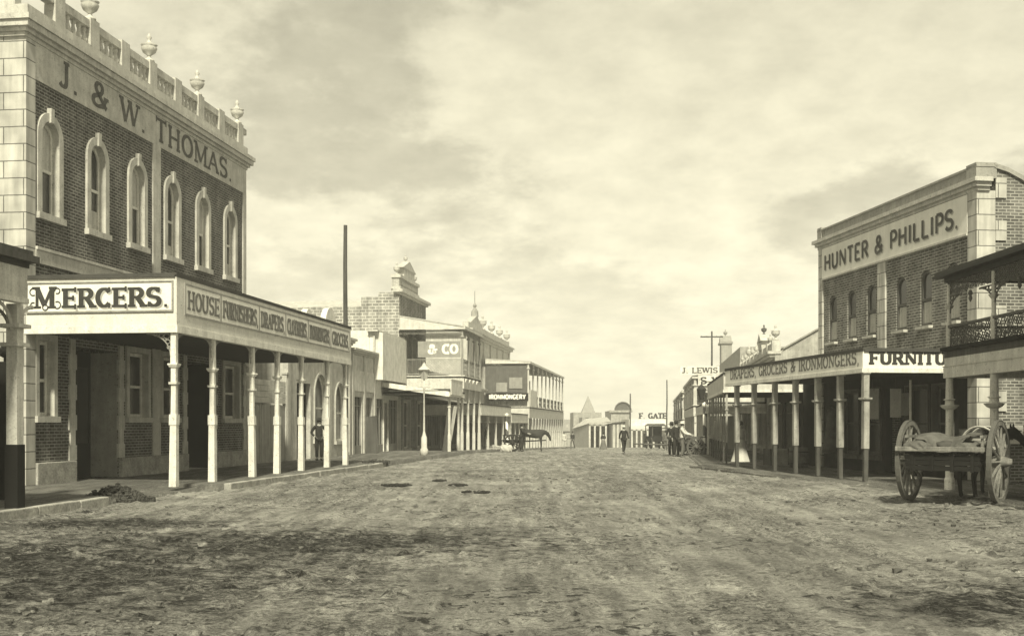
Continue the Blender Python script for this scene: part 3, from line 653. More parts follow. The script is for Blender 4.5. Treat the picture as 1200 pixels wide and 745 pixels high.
end_text(T, V, 'ERCERS.', 1.08, outA - .2, s0 - .02, 4.70, .50, shadow='ink_shadow', T=.27, t_=.13)
mb = T.mb(); y_ = s0 - .026     # ornamental initial with curls
letters(mb, 'M', (.30, y_, 4.70), (1, 0, 0), (0, 0, 1), (0, -1, 0), .55, .56, T=.25, t_=.1)
for cx_, cz_, r_, a0, a1 in ((.27, 5.12, .09, 0, 300), (.93, 4.78, .09, 180, 480), (.60, 4.72, .07, 90, 420), (.27, 4.78, .07, 60, 330), (.93, 5.14, .07, -120, 180)):
    pr = None
    for k in range(13):
        t_ = R(a0 + (a1 - a0) * k / 12); p = (cx_ + r_ * math.cos(t_), y_ - .006, cz_ + r_ * math.sin(t_))
        if pr: mb.tube(pr, p, .014, None, 4)
        pr = p
T.part(mb, 'lettering', 'ink', V)

# ------------------------------------------------------------------ near left neighbour: end of its verandah
NL = Bld('corner_shop', LS, dL, 8, 'pale boarded shop verandah with a square post, at the left edge of the photo', 'shop')
so = T.S(32, outA) ; nlo = dL - 12.05 * ca
sN = NL.S(32, nlo)
mb = NL.mb(); mb.box(-9, 0, 6, 21.5, .15, 7.0); NL.part(mb, 'wall', 'weatherboard')
nv = verandah(NL, 8, sN, nlo, 4.0, 4.72, [10, 13.3, 16.6], 'cream_paint', .3, inner_z=4.9, fm='cream_paint', beamh=.1)
mb = NL.mb(); mb.box(nlo - .5, nlo + .16, 8, sN + .16, 4.72 + .055, 4.9); mb.box(nlo - .5, nlo + .08, 8, sN + .08, 4.9, 5.0); NL.part(mb, 'cornice', 'timber', nv)
sp = NL.S(18, nlo - .25)
mb = NL.mb(); mb.box(nlo - .37, nlo - .15, sp - .11, sp + .11, 1.35, 3.55); mb.box(nlo - .45, nlo - .07, sp - .19, sp + .19, 3.2, 3.27); mb.box(nlo - .47, nlo - .05, sp - .21, sp + .21, 3.55, 3.62); mb.box(nlo - .37, nlo - .15, sp - .11, sp + .11, 3.63, 4.0)
NL.part(mb, 'post', 'cream_paint', nv)
mb = NL.mb(); mb.box(nlo - .39, nlo - .13, sp - .13, sp + .13, .12, 1.349); NL.part(mb, 'painted_foot', 'dark_paint', nv)
mb = NL.mb()
for sg in (-1, 1):
    mb.ring((nlo - .26 + (sg * .0), sp + sg * .62, 3.5), .5, (0, -sg, 0), (0, 0, 1), .04, 8, 0, 90)
    mb.ring((nlo - .26 - .62, sp, 3.5), .5, (1, 0, 0), (0, 0, 1), .035, 8, 0, 90)
NL.part(mb, 'bracket', 'cream_paint', nv)
p = LS.P(24.2, dL - 3.6)
hp = empty('gate_pillar', (-10.55, 24.2, .14), 0, 'dark timber gate pillar with rounded head beside the corner shop post', 'gate post')
mb = MB(); mb.box(-.16, .16, -.16, .16, 0, 2.9); mb.build('shaft', 'dark_paint', hp, bevel=.02)
mb = MB(); mb.lathe((0, 0, 2.9), [(.12, 0), (.12, .08), (.2, .12), (.22, .22), (.16, .36), (.02, .42)], 12); mb.build('rounded_head', 'dark_paint', hp, smooth=True)
mb = MB(); mb.box(-.75, -.162, -.04, .04, .1, 1.9); mb.build('boarding', 'dark_paint', hp)

# ------------------------------------------------------------------ fence with gate beyond the drapery
sf0, sf1 = sE + .05, T.S(336)
FN = Bld('paling_fence', LS, dL, sf0, 'tall boarded fence with pale top rails and vertical gate palings, beyond the drapery corner', 'fence')
mb = FN.mb(); n = 22; wv_ = (sf1 - sf0) / n
for k in range(n): mb.box(-.03, random.uniform(-.008, .008), sf0 + k * wv_ + .01, sf0 + (k + 1) * wv_ - .01, .15, 2.55 + random.uniform(-.04, .03))
FN.part(mb, 'palings', 'timber_pale')
mb = FN.mb(); 
for k in range(4): mb.box(-.02, .03, sf0, sf1, 2.62 + k * .24, 2.62 + k * .24 + .22)
FN.part(mb, 'top_boards', 'cream_paint')
for p in (sf0 + .1, sf1 - .1): mb = FN.mb(); mb.box(-.14, .06, p - .1, p + .1, .1, 3.9); mb.box(-.18, .1, p - .14, p + .14, 3.9, 3.98); FN.part(mb, 'gate_post', 'stone_trim')

# ------------------------------------------------------------------ generic single-storey shops of the left row
def shop(name, st, d, sa, sb, H, label, ops, wallm='stucco', depth=10, cor=None, pil=None, cat='shop', roof=True, pl=True):
    B = Bld(name, st, d, sa, label, cat)
    zg = gz(st.P(sb, d)[1]) + .1
    mb = B.mb(); front_wall(mb, sa, sb, zg - .3, H, [(o['c'], o['w'], max(zg, o['z0']), o['z1'], o.get('ar', 0)) for o in ops], .22)
    mb.box(-depth, -.25, sa, sa + .2, zg - .3, H - .02); mb.box(-depth, -.25, sb - .2, sb, zg - .3, H - .02); mb.box(-depth - .2, -depth, sa, sb, zg - .3, H - .02); mb.box(-.25, -.23, sa, sb, H - 1.2, H)
    mb.quad((-.26, sa, H), (0, sa, H), (0, sb, H), (-.26, sb, H)); mb.quad((0, sa, zg - .3), (-.26, sa, zg - .3), (-.26, sa, H), (0, sa, H)); mb.quad((0, sb, zg - .3), (-.26, sb, zg - .3), (-.26, sb, H), (0, sb, H))
    B.part(mb, 'wall', wallm)
    if roof:
        mb = B.mb(); mb.prism_s([(-.3, H - .7), (-depth, H - .2), (-depth, H - .3), (-.3, H - .8)], sa + .2, sb - .2); B.part(mb, 'roof', 'tin_roof')
    for o in ops:
        k = o.get('k', 'window')
        if k == 'window': window(B, o['c'], o['w'], max(zg, o['z0']), o['z1'], o.get('ar', 0), sw=.1, key=False, depth=.2, curtain=o.get('cu', 0))
        elif k == 'door': door(B, o['c'], o['w'], o['z1'], depth=.5, m=o.get('m', 'dark_paint'), glass=True)
        elif k == 'shopfront':
            g = B.mb(); g.quad((-.18, o['c'] - o['w'] / 2, zg), (-.18, o['c'] + o['w'] / 2, zg), (-.18, o['c'] + o['w'] / 2, o['z1']), (-.18, o['c'] - o['w'] / 2, o['z1'])); W = B.part(g, 'shop_window', 'glass')
            f = B.mb(); n = max(2, round(o['w'] / .7))
            for i in range(n + 1): c = o['c'] - o['w'] / 2 + o['w'] * i / n; f.box(-.17, -.08, c - .03, c + .03, zg + .5, o['z1'])
            f.box(-.17, -.06, o['c'] - o['w'] / 2, o['c'] + o['w'] / 2, zg, zg + .5); f.box(-.172, -.09, o['c'] - o['w'] / 2, o['c'] + o['w'] / 2, o['z1'] - .5, o['z1'] - .45)
            B.part(f, 'frame', o.get('m', 'grey_paint'), W)
    if cor: cornice(B, sa, sb, H - cor, [(.1, 0, cor * .3), (.2, cor * .3, cor * .65), (.3, cor * .65, cor)], m='stone_trim')
    if pil:
        pieces(B, 'pilaster', 'stone_trim', [(-.02, .08, p - .18, p + .18, zg, H - (cor or 0) - .003) for p in pil])
    return B
D_ = lambda c, w_, z1, **k: dict(c=c, w=w_, z0=-9, z1=z1, k='door', **k)
W_ = lambda c, w_, z0, z1, **k: dict(c=c, w=w_, z0=z0, z1=z1, k='window', **k)
F_ = lambda c, w_, z1, **k: dict(c=c, w=w_, z0=-9, z1=z1, k='shopfront', **k)
S0 = lambda px: LS.S(px, dL)
A2 = shop('plastered_shop', LS, dL, S0(336), S0(411), 6.2, 'low plastered shop with round parapet crests and arched windows, just beyond the paling fence',
          [D_(S0(356), S0(364) - S0(348), 3.6), W_(S0(375), S0(382) - S0(368.5), 1.0, 4.1, ar=1), W_(S0(398), S0(403) - S0(392), .9, 3.8, ar=1)], cor=.35, pil=[S0(337), S0(386), S0(409)])
for px_, r_ in ((361, .5), (386.5, .9)):
    c = S0(px_); mb = A2.mb(); pts = [(c - r_, 6.2), (c + r_, 6.2)] + [(c + r_ * math.cos(R(a)), 6.55 + r_ * math.sin(R(a)) * 1.0) for a in range(0, 181, 15)]
    mb.prism_o(pts, -.22, .06); A2.part(mb, 'parapet_crest', 'white_paint')
B3 = shop('narrow_shop', LS, dL, S0(412), S0(437.5), 5.75, 'narrow pale shop with a tall dark doorway, left of the plain white front',
          [D_(S0(432), S0(437) - S0(428), 3.2), F_(S0(419), S0(425) - S0(414), 3.2)], cor=.3, pil=[S0(412.8), S0(426.5)])
mb = B3.mb(); mb.box(.0, .06, S0(413), S0(437), 3.5, 4.6); B3.part(mb, 'fascia', 'cream_paint')
C4 = shop('white_fronted_shop', LS, dL, S0(438), S0(468), 7.05, 'shop with a plain white boxed front above a sloping verandah, beside the lamp post',
          [F_(S0(445), S0(450) - S0(440), 3.2), D_(S0(453), S0(455.5) - S0(450.6), 3.0), F_(S0(461), S0(467) - S0(456), 3.2)], wallm='white_paint', cor=.25, pil=[S0(438.6), S0(467.6)])
mb = C4.mb(); mb.prism_s([(0.02, 7.0), (.5, 6.9), (.5, 4.25), (.02, 4.25)], S0(438) + .1, S0(467)); C4.part(mb, 'boxed_front', 'white_paint')
oA = dL - dA; c4a = C4.S(527, oA)
C4v = [C4.S(p, oA) for p in (529, 539.5)]
verandah(C4, c4a, C4.S(544.5, oA), oA, 3.35, 3.65, C4v, 'cream_paint', .17, inner_z=4.15, ends=(False, False), fm='sign_white', beamh=.05)
mb = C4.mb(); mb.prism_s([(.02, 4.18), (.02, 3.9), (oA - .02, 3.32), (oA - .02, 3.62)], c4a - .05, c4a - .005); C4.part(mb, 'verge_board', 'white_paint')
mb = C4.mb(); mb.box(oA + .01, oA + .06, c4a + .2, C4.S(541, oA), 3.45, 4.3); mb.box(oA - .0 + .0, oA + .08, c4a + .18, C4.S(541, oA) + .02, 4.302, 4.36); C4.part(mb, 'sign_board', 'white_paint')

# ------------------------------------------------------------------ tall brick store with crested parapet and balcony
sH = S0(467.5); sHe = S0(499)
E5 = Bld('balcony_store', LS, dL, sH, 'tall brick store with stepped side wall, parapet crest and balcony, behind the lamp post', 'shop')
zs = E5.Z(358, sH); zs2 = E5.Z(347, sH); zt5 = E5.Z(338, sH)
dE = 13.0
mb = E5.mb(); prof = [(-dE, 0), (0, 0), (0, zt5), (-.5, zt5), (-.5, zs2 + .25), (-1.3, zs2 + .25), (-1.3, zs2), (-2.4, zs2), (-2.4, zs), (-dE, zs)]
mb.prism_s(prof, sH, sH + .3); mb.box(-dE, -.25, sHe - .3, sHe, 0, zs); mb.box(-dE, -dE + .3, sH + .3, sHe - .3, 0, zs); E5.part(mb, 'side_wall', 'brick_far')
ce = sHe - sH
ops5 = [(sH + ce * f, 1.1, 4.9, 7.3, 0) for f in (.2, .5, .8)]; opg = [(sH + ce * .25, 1.8, .2, 3.2, 0), (sH + ce * .75, 1.8, .2, 3.2, 0)]
mb = E5.mb(); front_wall(mb, sH + .3, sHe, 0, 4.2, opg, .2); front_wall(mb, sH + .3, sHe, 4.2, zt5, ops5, .2); E5.part(mb, 'wall', 'brick_light')
for o in ops5 + opg: window(E5, o[0], o[1], o[2], o[3], 0, sw=.1, key=False, curtain=0)
cornice(E5, sH, sHe, zt5 - .35, [(.15, 0, .12), (.3, .12, .3)])
pa, pb = sH - .0, S0(489.5)
z0_ = zt5; zp = E5.Z(325, sH)
mb = E5.mb(); mb.box(-.45, .02, pa, pb, z0_, zp); E5.part(mb, 'parapet_block', 'brick_pale')
mb = E5.mb(); mb.box(-.5, .12, pa - .08, pb + .08, zp, zp + .2); mb.box(-.5, .1, pa - .05, pb + .05, z0_ - .02, z0_ + .15); mb.box(-.4, .05, pa + (pb - pa) * .22, pa + (pb - pa) * .78, zp + .2, zp + .75)
mb.prism_o([(pa + (pb - pa) * .15, zp + .75), (pa + (pb - pa) * .85, zp + .75), (pa + (pb - pa) * .5, zp + 1.35)], -.4, .08); mb.box(-.02, .06, pa + .5, pb - .5, z0_ + .5, zp - .4); E5.part(mb, 'parapet_crest', 'stone_trim')
for f in (.05, .95, .5): urn(E5, -.2, pa + (pb - pa) * f, zp + (.2 if f != .5 else 1.3), .85 if f != .5 else .55)
mb = E5.mb(); mb.prism_s([(-.3, zs - .6), (-dE + .3, zs - .9), (-dE + .3, zs - 1), (-.3, zs - .7)], sH + .3, sHe - .3); E5.part(mb, 'roof', 'tin_roof')

def balcony(B, sa, sb, out, z_floor, z_eave, z_in, n_up, upper_m='grey_paint', lower=True, zlow=None, fasc=.5, rail=1.0, cell=.2, lacey=True, frieze=.35, lowpost='cream_paint', near_end=True, infill=None, low_n=None, roofm='tin_pale', colp=.11, lacem='grey_paint', lev=True):
    zlow = z_floor - fasc if zlow is None else zlow
    mb = B.mb(); mb.prism_s([(.01, z_in), (.01, z_in - .08), (out + .12, z_eave - .02), (out + .12, z_eave + .06)], sa - .1, sb + .1); V = B.part(mb, 'verandah', roofm)
    mb = B.mb(); mb.box(.01, out, sa, sb, z_floor - .1, z_floor); B.part(mb, 'balcony_floor', 'timber', V)
    mb = B.mb(); mb.box(out - .06, out + .04, sa - .04, sb + .04, zlow, z_floor - .102); mb.box(.01, out - .062, sa - .04, sa + .04, zlow, z_floor - .102); mb.box(out - .1, out + .08, sa - .06, sb + .06, z_floor + .002, z_floor + .07); mb.box(.01, out - .102, sa - .08, sa, z_floor + .002, z_floor + .07); B.part(mb, 'fascia', 'cream_paint', V)
    mb = B.mb(); mb.box(out - .1, out + .14, sa - .14, sb + .14, z_eave - .14, z_eave - .022); mb.box(.01, out - .102, sa - .14, sa - .04, z_eave - .14, z_eave - .022)
    mb.prism_s([(.02, z_in - .1), (out - .1, z_eave - .02), (.02, z_eave - .02)], sa - .1, sa - .06); B.part(mb, 'eave_board', 'cream_paint', V)
    ss = [sa + .08 + (sb - sa - .16) * i / n_up for i in range(n_up + 1)]
    for s_ in ss:
        mb = B.mb(); mb.lathe((out - .08, s_, z_floor + .07), [(colp * .8, 0), (colp * .8, rail), (colp * .6, rail + .1), (colp * .5, z_eave - z_floor - .75), (colp * 1.1, z_eave - z_floor - .7), (colp * 1.1, z_eave - z_floor - .62), (colp * .6, z_eave - z_floor - .6), (colp * .6, z_eave - z_floor - .2)], 8); B.part(mb, 'balcony_post', upper_m, V)
    if low_n != 0:
        for s_ in [sa + .08 + (sb - sa - .16) * i / (low_n or n_up) for i in range((low_n or n_up) + 1)]:
            post_mesh(B, lowpost, out - .1, s_, gz(B.st.P(s_, B.d - out)[1]) + .12, zlow, .19, V)
    mb = B.mb(); zr = z_floor + .07
    for h in (rail, .1): mb.box(out - .11, out - .05, sa, sb, zr + h - .03, zr + h + .02); mb.box(.02, out - .112, sa - .0, sa + .05, zr + h - .03, zr + h + .02)
    lace(mb, lambda u, v: (out - .08, u, v), sa, sb, zr + .12, zr + rail - .04, cell); lace(mb, lambda u, v: (u, sa + .03, v), .02, out - .1, zr + .12, zr + rail - .04, cell)
    B.part(mb, 'railing', lacem, V)
    if frieze:
        mb = B.mb(); lace(mb, lambda u, v: (out - .08, u, v), sa, sb, z_eave - .15 - frieze, z_eave - .15, cell * .85); lace(mb, lambda u, v: (u, sa + .03, v), .02, out - .1, z_eave - .15 - frieze, z_eave - .15, cell * .85)
        for s_ in ss:
            for sg in (-1, 1):
                if sa < s_ + sg * .5 < sb: bracket(mb, lambda u, v: (out - .08, s_ + sg * (u + .05), z_eave - .15 - frieze - v), .45, .4, .012)
        B.part(mb, 'iron_frieze', lacem, V)
    return V
e5a = E5.S(543, oA); e5b = E5.S(563.5, oA)
zfl = E5.Z(441, e5a, oA); zev = E5.Z(383, e5a, oA)
Vb = balcony(E5, e5a, e5b, oA, zfl, zev, zev + .75, 3, fasc=.75, cell=.28, frieze=.3, lacem='grey_paint')
mb = E5.mb(); zs_ = E5.Z(418, e5a, oA); mb.box(1.1, oA - .25, e5a + .3, e5a + .36, zs_, E5.Z(399, e5a, oA)); sgn = E5.part(mb, 'sign_board', 'grey_paint')
end_text(E5, sgn, '& CO', 1.75, oA - .15 - .25, e5a + .3, zs_ + .2, .62, m='ink_white', T=.28, t_=.16)
mb = E5.mb(); 
for k in range(4): mb.prism_s([(oA + .05, zfl - .12), (oA + .2, zfl - .13), (oA + .05, zfl - .38)], e5a + .3 + k * 1.4, e5a + .42 + k * 1.4)
E5.part(mb, 'cornice_bracket', 'white_paint')

# low shops with short verandahs between the two balconies
for i, (pa_, pb_, Hh, zt__, lab) in enumerate(((563.5, 599, 4.4, 3.1, 'low shop with a broad pale verandah fascia, left of the horse and cart'), (599.5, 619, 3.9, 2.6, 'low shop with a dark verandah right behind the horse and cart'))):
    sa, sb = LS.S(pa_, dA) + .1, LS.S(pb_, dA) - .1; n = 4
    B = shop('low_shop', LS, dL, sa, sb, Hh + 1, lab, [F_(sa + (sb - sa) * .25, (sb - sa) * .3, zt__ - .3), D_(sa + (sb - sa) * .5, 1.2, zt__ - .4), F_(sa + (sb - sa) * .75, (sb - sa) * .3, zt__ - .3)], wallm='stucco_dull', cor=.3)
    verandah(B, sa, sb, oA, zt__ - .75, zt__, [sa + .1 + (sb - sa - .2) * k / n for k in range(n + 1)], 'cream_paint', .19, inner_z=zt__ + .5, fm='white_paint' if i == 0 else 'cream_paint', beamh=.12)

# ------------------------------------------------------------------ ironmongery corner with long two-storey verandah
sI = LS.S(620, dA); sI2 = LS.S(660, dA); sIm = LS.S(641, dA)
I7 = Bld('ironmongery_store', LS, dL, sI, 'two storey ironmongery with a long posted verandah, farthest on the left side', 'shop')
zg7 = gz(sI2) 
mb = I7.mb(); front_wall(mb, sI, sI2, zg7 - .5, 7.0, [(sI + 2 + 4.2 * k, 1.5, 3.9, 6.0, 0) for k in range(int((sI2 - sI) / 4.2))], .2); mb.box(-10, -.01, sI, sI + .3, -2, 7); mb.box(-10, -.01, sI2 - .3, sI2, -2, 6.9); I7.part(mb, 'wall', 'stucco_dull')
for k in range(int((sI2 - sI) / 4.2)): window(I7, sI + 2 + 4.2 * k, 1.5, 3.9, 6.0, 0, sw=.12, key=False, curtain=.5)
z_e7 = I7.Z(424, sI, oA); z_f7 = 3.3
Vi = balcony(I7, sI, sI2, oA, z_f7, z_e7, z_e7 + .35, 9, fasc=1.0, cell=.45, frieze=0, lacem='mid_paint', low_n=14, upper_m='cream_paint', rail=1.0, colp=.16)
mb = I7.mb(); zz0 = I7.Z(469, sI, oA); zz1 = I7.Z(461, sI, oA); mb.box(.2, oA - .05, sI - .12, sI - .07, zz0, zz1 + .05); sg = I7.part(mb, 'sign_board', 'dark_paint')
end_text(I7, sg, 'IRONMONGERY', .35, oA - .3, sI - .12, zz0 + .09, zz1 - zz0 - .14, m='ink_white', T=.26, t_=.2, serif=False)
mb = I7.mb(); mb.box(.03, oA - .1, sI + .05, sI + .1, zz1 + .06, z_e7 - .3); I7.part(mb, 'blind', 'mid_paint')
mb = I7.mb(); mb.box(2.2, 3.4, sI - .02, sI + .03, I7.Z(455, sI, oA), I7.Z(442, sI, oA)); mb.box(1.0, 2.0, sI - .02, sI + .03, I7.Z(459, sI, oA), I7.Z(448, sI, oA)); I7.part(mb, 'notice', 'grey_paint')
mb = I7.mb(); mb.box(oA + .0, oA + .05, sI + .5, sI + 6, z_f7 + .1, z_f7 + 1.6); I7.part(mb, 'canvas_screen', 'white_paint')
# classical hall with pediment, statues and flagstaff behind
sJ0, sJ1 = LS.S(553, dL), LS.S(600, dL)
J6 = Bld('classical_hall', LS, dL + .4, sJ0, 'pale classical hall with heavy cornice, statues and a flagstaff, rising behind the ironmongery', 'hall')
mb = J6.mb(); mb.box(-12, 0, sJ0, sJ1, -1.2, 9.3); J6.part(mb, 'wall', 'stucco')
cornice(J6, sJ0, sJ1, 9.3, [(.2, 0, .2), (.45, .2, .45), (.6, .45, .6)], ret=12)
mb = J6.mb(); mb.box(-.4, .1, sJ0, sJ1, 9.9, 10.5); 
for k in range(7): mb.box(-.02, .15, sJ0 + (sJ1 - sJ0) * k / 6 - .3, sJ0 + (sJ1 - sJ0) * k / 6 + .3, 5, 9.29)
mb.prism_o([(sJ0 + 1, 10.5), (sJ0 + 8, 10.5), (sJ0 + 4.5, 11.4)], -.4, .1); J6.part(mb, 'parapet', 'stone_trim')
for k in range(4): urn(J6, -.1, sJ0 + 9 + (sJ1 - sJ0 - 9.5) * k / 3, 10.5, 1.5)
mb = J6.mb(); mb.tube((-.1, sJ0 + 4.5, 11.2), (-.1, sJ0 + 4.5, 13.6), .07, .03); mb.lathe((-.1, sJ0 + 4.5, 11.3), [(.35, 0), (.3, .5), (.1, .8), (.18, 1.0), (.02, 1.3)], 8); J6.part(mb, 'flagstaff', 'grey_paint')
# pale hall roof far behind the left row
HR = Bld('distant_hall', LS, dL + 9, 96, 'long pale iron roof of a hall seen behind the brick side wall', 'hall')
mb = HR.mb(); mb.box(-18, 0, 92, 112, -1, 9.5); HR.part(mb, 'wall', 'stucco_dull'); mb = HR.mb(); mb.prism_o([(91.5, 9.5), (112.5, 9.5), (102, 13.0)], -18.4, .4); HR.part(mb, 'roof', 'tin_pale')

# ================================================================== RIGHT: furniture warehouse, Hunter & Phillips
sh0 = RS.S(1147, drF); sh1 = RS.S(961, drF)
H = Bld('furniture_store', RS, drF, sh0, 'two storey brick furniture store with long name board and six arched windows, right side', 'shop')
outH = drF - RS.D(1011, sh0)
print('hunter', sh0, sh1, 'out', outH, drF - drA)
hw = [H.S(p) for p in (1117, 1085, 1056, 1021, 998, 976)]
z_sb = H.Z(327, H.S(965)); z_top = 8.3
print('hp zs', z_sb, H.Z(282, H.S(1128)), H.Z(265, H.S(960)), H.Z(195, H.S(1140)), 'win', H.Z(318, hw[1]), H.Z(382, hw[1]), H.Z(341, hw[4]), H.Z(397, hw[4]))
zw0, zw1 = H.Z(382, hw[1]), H.Z(316, hw[1])
gH = [H.S(p) for p in (1120, 1092, 1060, 1035, 1010, 985)]
gops = [((gH[i] + gH[i + 1]) / 2, (gH[i + 1] - gH[i]) * .8, .15 if i == 2 else .7, 2.9, 0) for i in (0, 1, 2, 3, 4)]
hz_ = lambda t_: z_top + .62 - .42 * min(t_, 3.2) ** 1.45
mb = H.mb(); front_wall(mb, sh0 + .5, sh1 - .35, .1, 3.6, gops, .25); H.part(mb, 'shop_front', 'shop_shade'); mb = H.mb(); front_wall(mb, sh0 + .5, sh1 - .35, 3.6, z_top, [(c, .74, zw0, zw1, 1) for c in hw], .15)  # ground floor coloured near black for the verandah shade
mb.box(-.5, -.3, sh1 - .3, sh1, .1, z_top); mb.box(-13, -.5, sh1 - .3, sh1, .1, hz_(3.2))
# near side wall with its curved parapet
hz_ = lambda t_: z_top + .62 - .42 * min(t_, 3.2) ** 1.45
ts = [0, .4, .8, 1.2, 1.6, 2.0, 2.4, 2.8, 3.2]
prof = [(-13, .1), (-.5, .1)] + [(-.5 - t_, hz_(t_)) for t_ in ts] + [(-13, hz_(3.2))]
mb.prism_s(prof, sh0 + .02, sh0 + .35)
H.part(mb, 'wall', 'brick_light')
mb = H.mb(); pr = None
for t_ in ts + [12.4]:
    o_ = -.45 - t_; z_ = hz_(t_) + .02
    if pr: mb.prism_s([pr, (o_, z_), (o_, z_ + .13), (pr[0], pr[1] + .13)], sh0 - .06, sh0 + .42)
    pr = (o_, z_)
H.part(mb, 'coping', 'grey_paint')
pieces(H, 'pilaster', 'ashlar', [(-.5, .06, sh0 - .0, sh0 + .5, .1, z_top), (-.35, .06, sh1 - .35, sh1 + .02, .1, z_top), (-.02, .06, H.S(1039), H.S(1030), 3.7, z_sb - .063)])
pieces(H, 'quoin', 'ashlar', [(-.82, -.5, sh0 - .03, sh0 + .1, .3 + k * .6, .3 + k * .6 + .56) for k in range(1, 14, 2)])
mb = H.mb(); mb.box(-.02, .07, sh0 + .5, sh1 - .35, z_sb, z_top - .02); sg = H.part(mb, 'sign_board', 'sign_white')
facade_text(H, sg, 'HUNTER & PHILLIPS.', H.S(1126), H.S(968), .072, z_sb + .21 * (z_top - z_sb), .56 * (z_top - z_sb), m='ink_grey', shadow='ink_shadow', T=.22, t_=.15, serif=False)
mb = H.mb(); mb.box(-.02, .10, sh0 + .5, sh1 - .35, z_sb - .06, z_sb + .0 - .003); H.part(mb, 'sign_moulding', 'stone_trim')
cornice(H, sh0, sh1, z_top, [(.07, 0, .1), (.15, .1, .22), (.24, .22, .34)])
mb = H.mb(); mb.box(-.5, .05, sh0 - .02, sh1, z_top + .34, z_top + .66); mb.box(-.55, .1, sh0 - .06, sh1 + .05, z_top + .66, z_top + .72); mb.box(-.52, .10, sh0 - .04, sh0 + .5, z_top + .34, z_top + .78); mb.box(-.4, .1, sh1 - .35, sh1 + .03, z_top + .34, z_top + .80); H.part(mb, 'parapet', 'grey_paint')
mb = H.mb(); mb.prism_s([(-.5 - t_, hz_(t_) - .25) for t_ in ts + [12.4]] + [(-.5 - t_, hz_(t_) - .4) for t_ in (ts + [12.4])[::-1]], sh0 + .4, sh1 - .3); H.part(mb, 'roof', 'tin_roof')
for i, c in enumerate(hw): window(H, c, .74, zw0, zw1, 1, surround=None, depth=.12, curtain=.96, sw=.02, sillh=.09, framem='mid_paint')
for i, o in enumerate(gops):
    if i != 2: window(H, o[0], o[1], o[2], o[3], 0, surround='mid_paint', sw=.06, key=False, curtain=0, framem='mid_paint')
    else: door(H, o[0], o[1], 2.9, depth=.5, m='mid_paint')
hposts = [H.S(p, outH) for p in (1011, 980, 954, 928, 904, 880, 860)]; hposts[0] = sh0 + .1
hE = H.S(850, outH)
zhb, zht = H.Z(432, sh0, outH), H.Z(409.5, sh0, outH)
print('hp awning', zhb, zht)
Vh = verandah(H, sh0, hE, outH, zhb - .1, zht, hposts, 'dark_foot', .19, inner_z=zht + .15, fm='sign_white', beamh=.12)
facade_text(H, Vh, 'DRAPERS, GROCERS & IRONMONGERS,', H.S(1007, outH), H.S(856, outH), outH + .003, zhb + .13, .38, m='ink_faded', T=.24, t_=.14, serif=True)
end_text(H, Vh, 'FURNITURE', .3, outH - .2, sh0 - .003, zhb + .12, .36, m='ink', T=.30, t_=.17)
# neighbour's gable wall behind
N2 = Bld('gabled_store', R2, 5.9, R2.S(908, 5.9), 'pale shop with ornate urned parapet and sloping side wall, left of the furniture store', 'shop')
n0 = N2.s0; n1 = R2.S(868, 5.9)
zr0 = N2.Z(412, n0); rise = 29 / 50
mb = N2.mb(); front_wall(mb, n0, n1, 0, 5.0, [(n0 + 2 + 3.4 * k, 1.4, .3, 2.7, 0) for k in range(int((n1 - n0) / 3.5))], .2); mb.prism_s([(0, 0), (0, zr0), (-.2, zr0), (-5, zr0 + 4.8 * rise), (-5, 0)], n0 + .01, n0 + .3); mb.box(-5, -.1, n1 - .3, n1, -.3, 4.9); N2.part(mb, 'wall', 'stucco_dull')
for k in range(int((n1 - n0) / 3.5)): window(N2, n0 + 2 + 3.4 * k, 1.4, .5, 2.7, 0, sw=.1, key=False, curtain=0)
mb = N2.mb(); mb.prism_s([(-.4, zr0 + .12), (-5.2, zr0 + 4.9 * rise + .02), (-5.2, zr0 + 4.9 * rise + .1), (-.4, zr0 + .2)], n0 - .1, n1); N2.part(mb, 'roof', 'tin_roof')
cornice(N2, n0 + .3, n1, 4.9, [(.1, 0, .12), (.25, .12, .26), (.35, .26, .4)])
mb = N2.mb(); mb.box(-.3, .05, n0 + .3, n1, 5.3, 5.75)
for k in range(9): c = n0 + .6 + (n1 - n0 - 1) * k / 8; mb.box(-.32, .1, c - .22, c + .22, 5.3, 5.86)
N2p = N2.part(mb, 'parapet', 'stone_trim')
for k in range(0, 9, 1): urn(N2, -.1, n0 + .6 + (n1 - n0 - 1) * k / 8, 5.86, .55 if k % 3 else .85)
mb = N2.mb(); c = n0 + (n1 - n0) * .3; mb.box(-.35, .12, c - .9, c + .9, 5.75, 6.2); mb.prism_o([(c - 1.1, 6.2), (c + 1.1, 6.2), (c, 6.65)], -.35, .18); N2.part(mb, 'parapet_crest', 'stone_trim'); urn(N2, -.1, c, 6.6, .6, m='mid_paint')
# its long low verandah
vs0, vs1 = R2.S(848, 2.80), R2.S(829, 2.80); o2 = 5.9 - 2.80
LV = shop('low_verandah_shop', R2, 5.9, vs0, n0 - .1, 4.2, 'low shop with a close row of verandah posts, just beyond the furniture store', [D_(vs0 + 1.5, 1.2, 2.6), F_(vs0 + 5, 3, 2.7), F_(vs0 + 8.6, 2.2, 2.7)], wallm='shop_shade', depth=7, cor=.2)  # wall colour darkened to paint the shade between the posts
Vn = verandah(LV, vs0, vs1, o2, 3.0, 3.75, [vs0 + .1 + (vs1 - vs0 - .2) * k / 7 for k in range(8)], 'dark_foot', .1, inner_z=4.1, fm='cream_paint', beamh=.12)

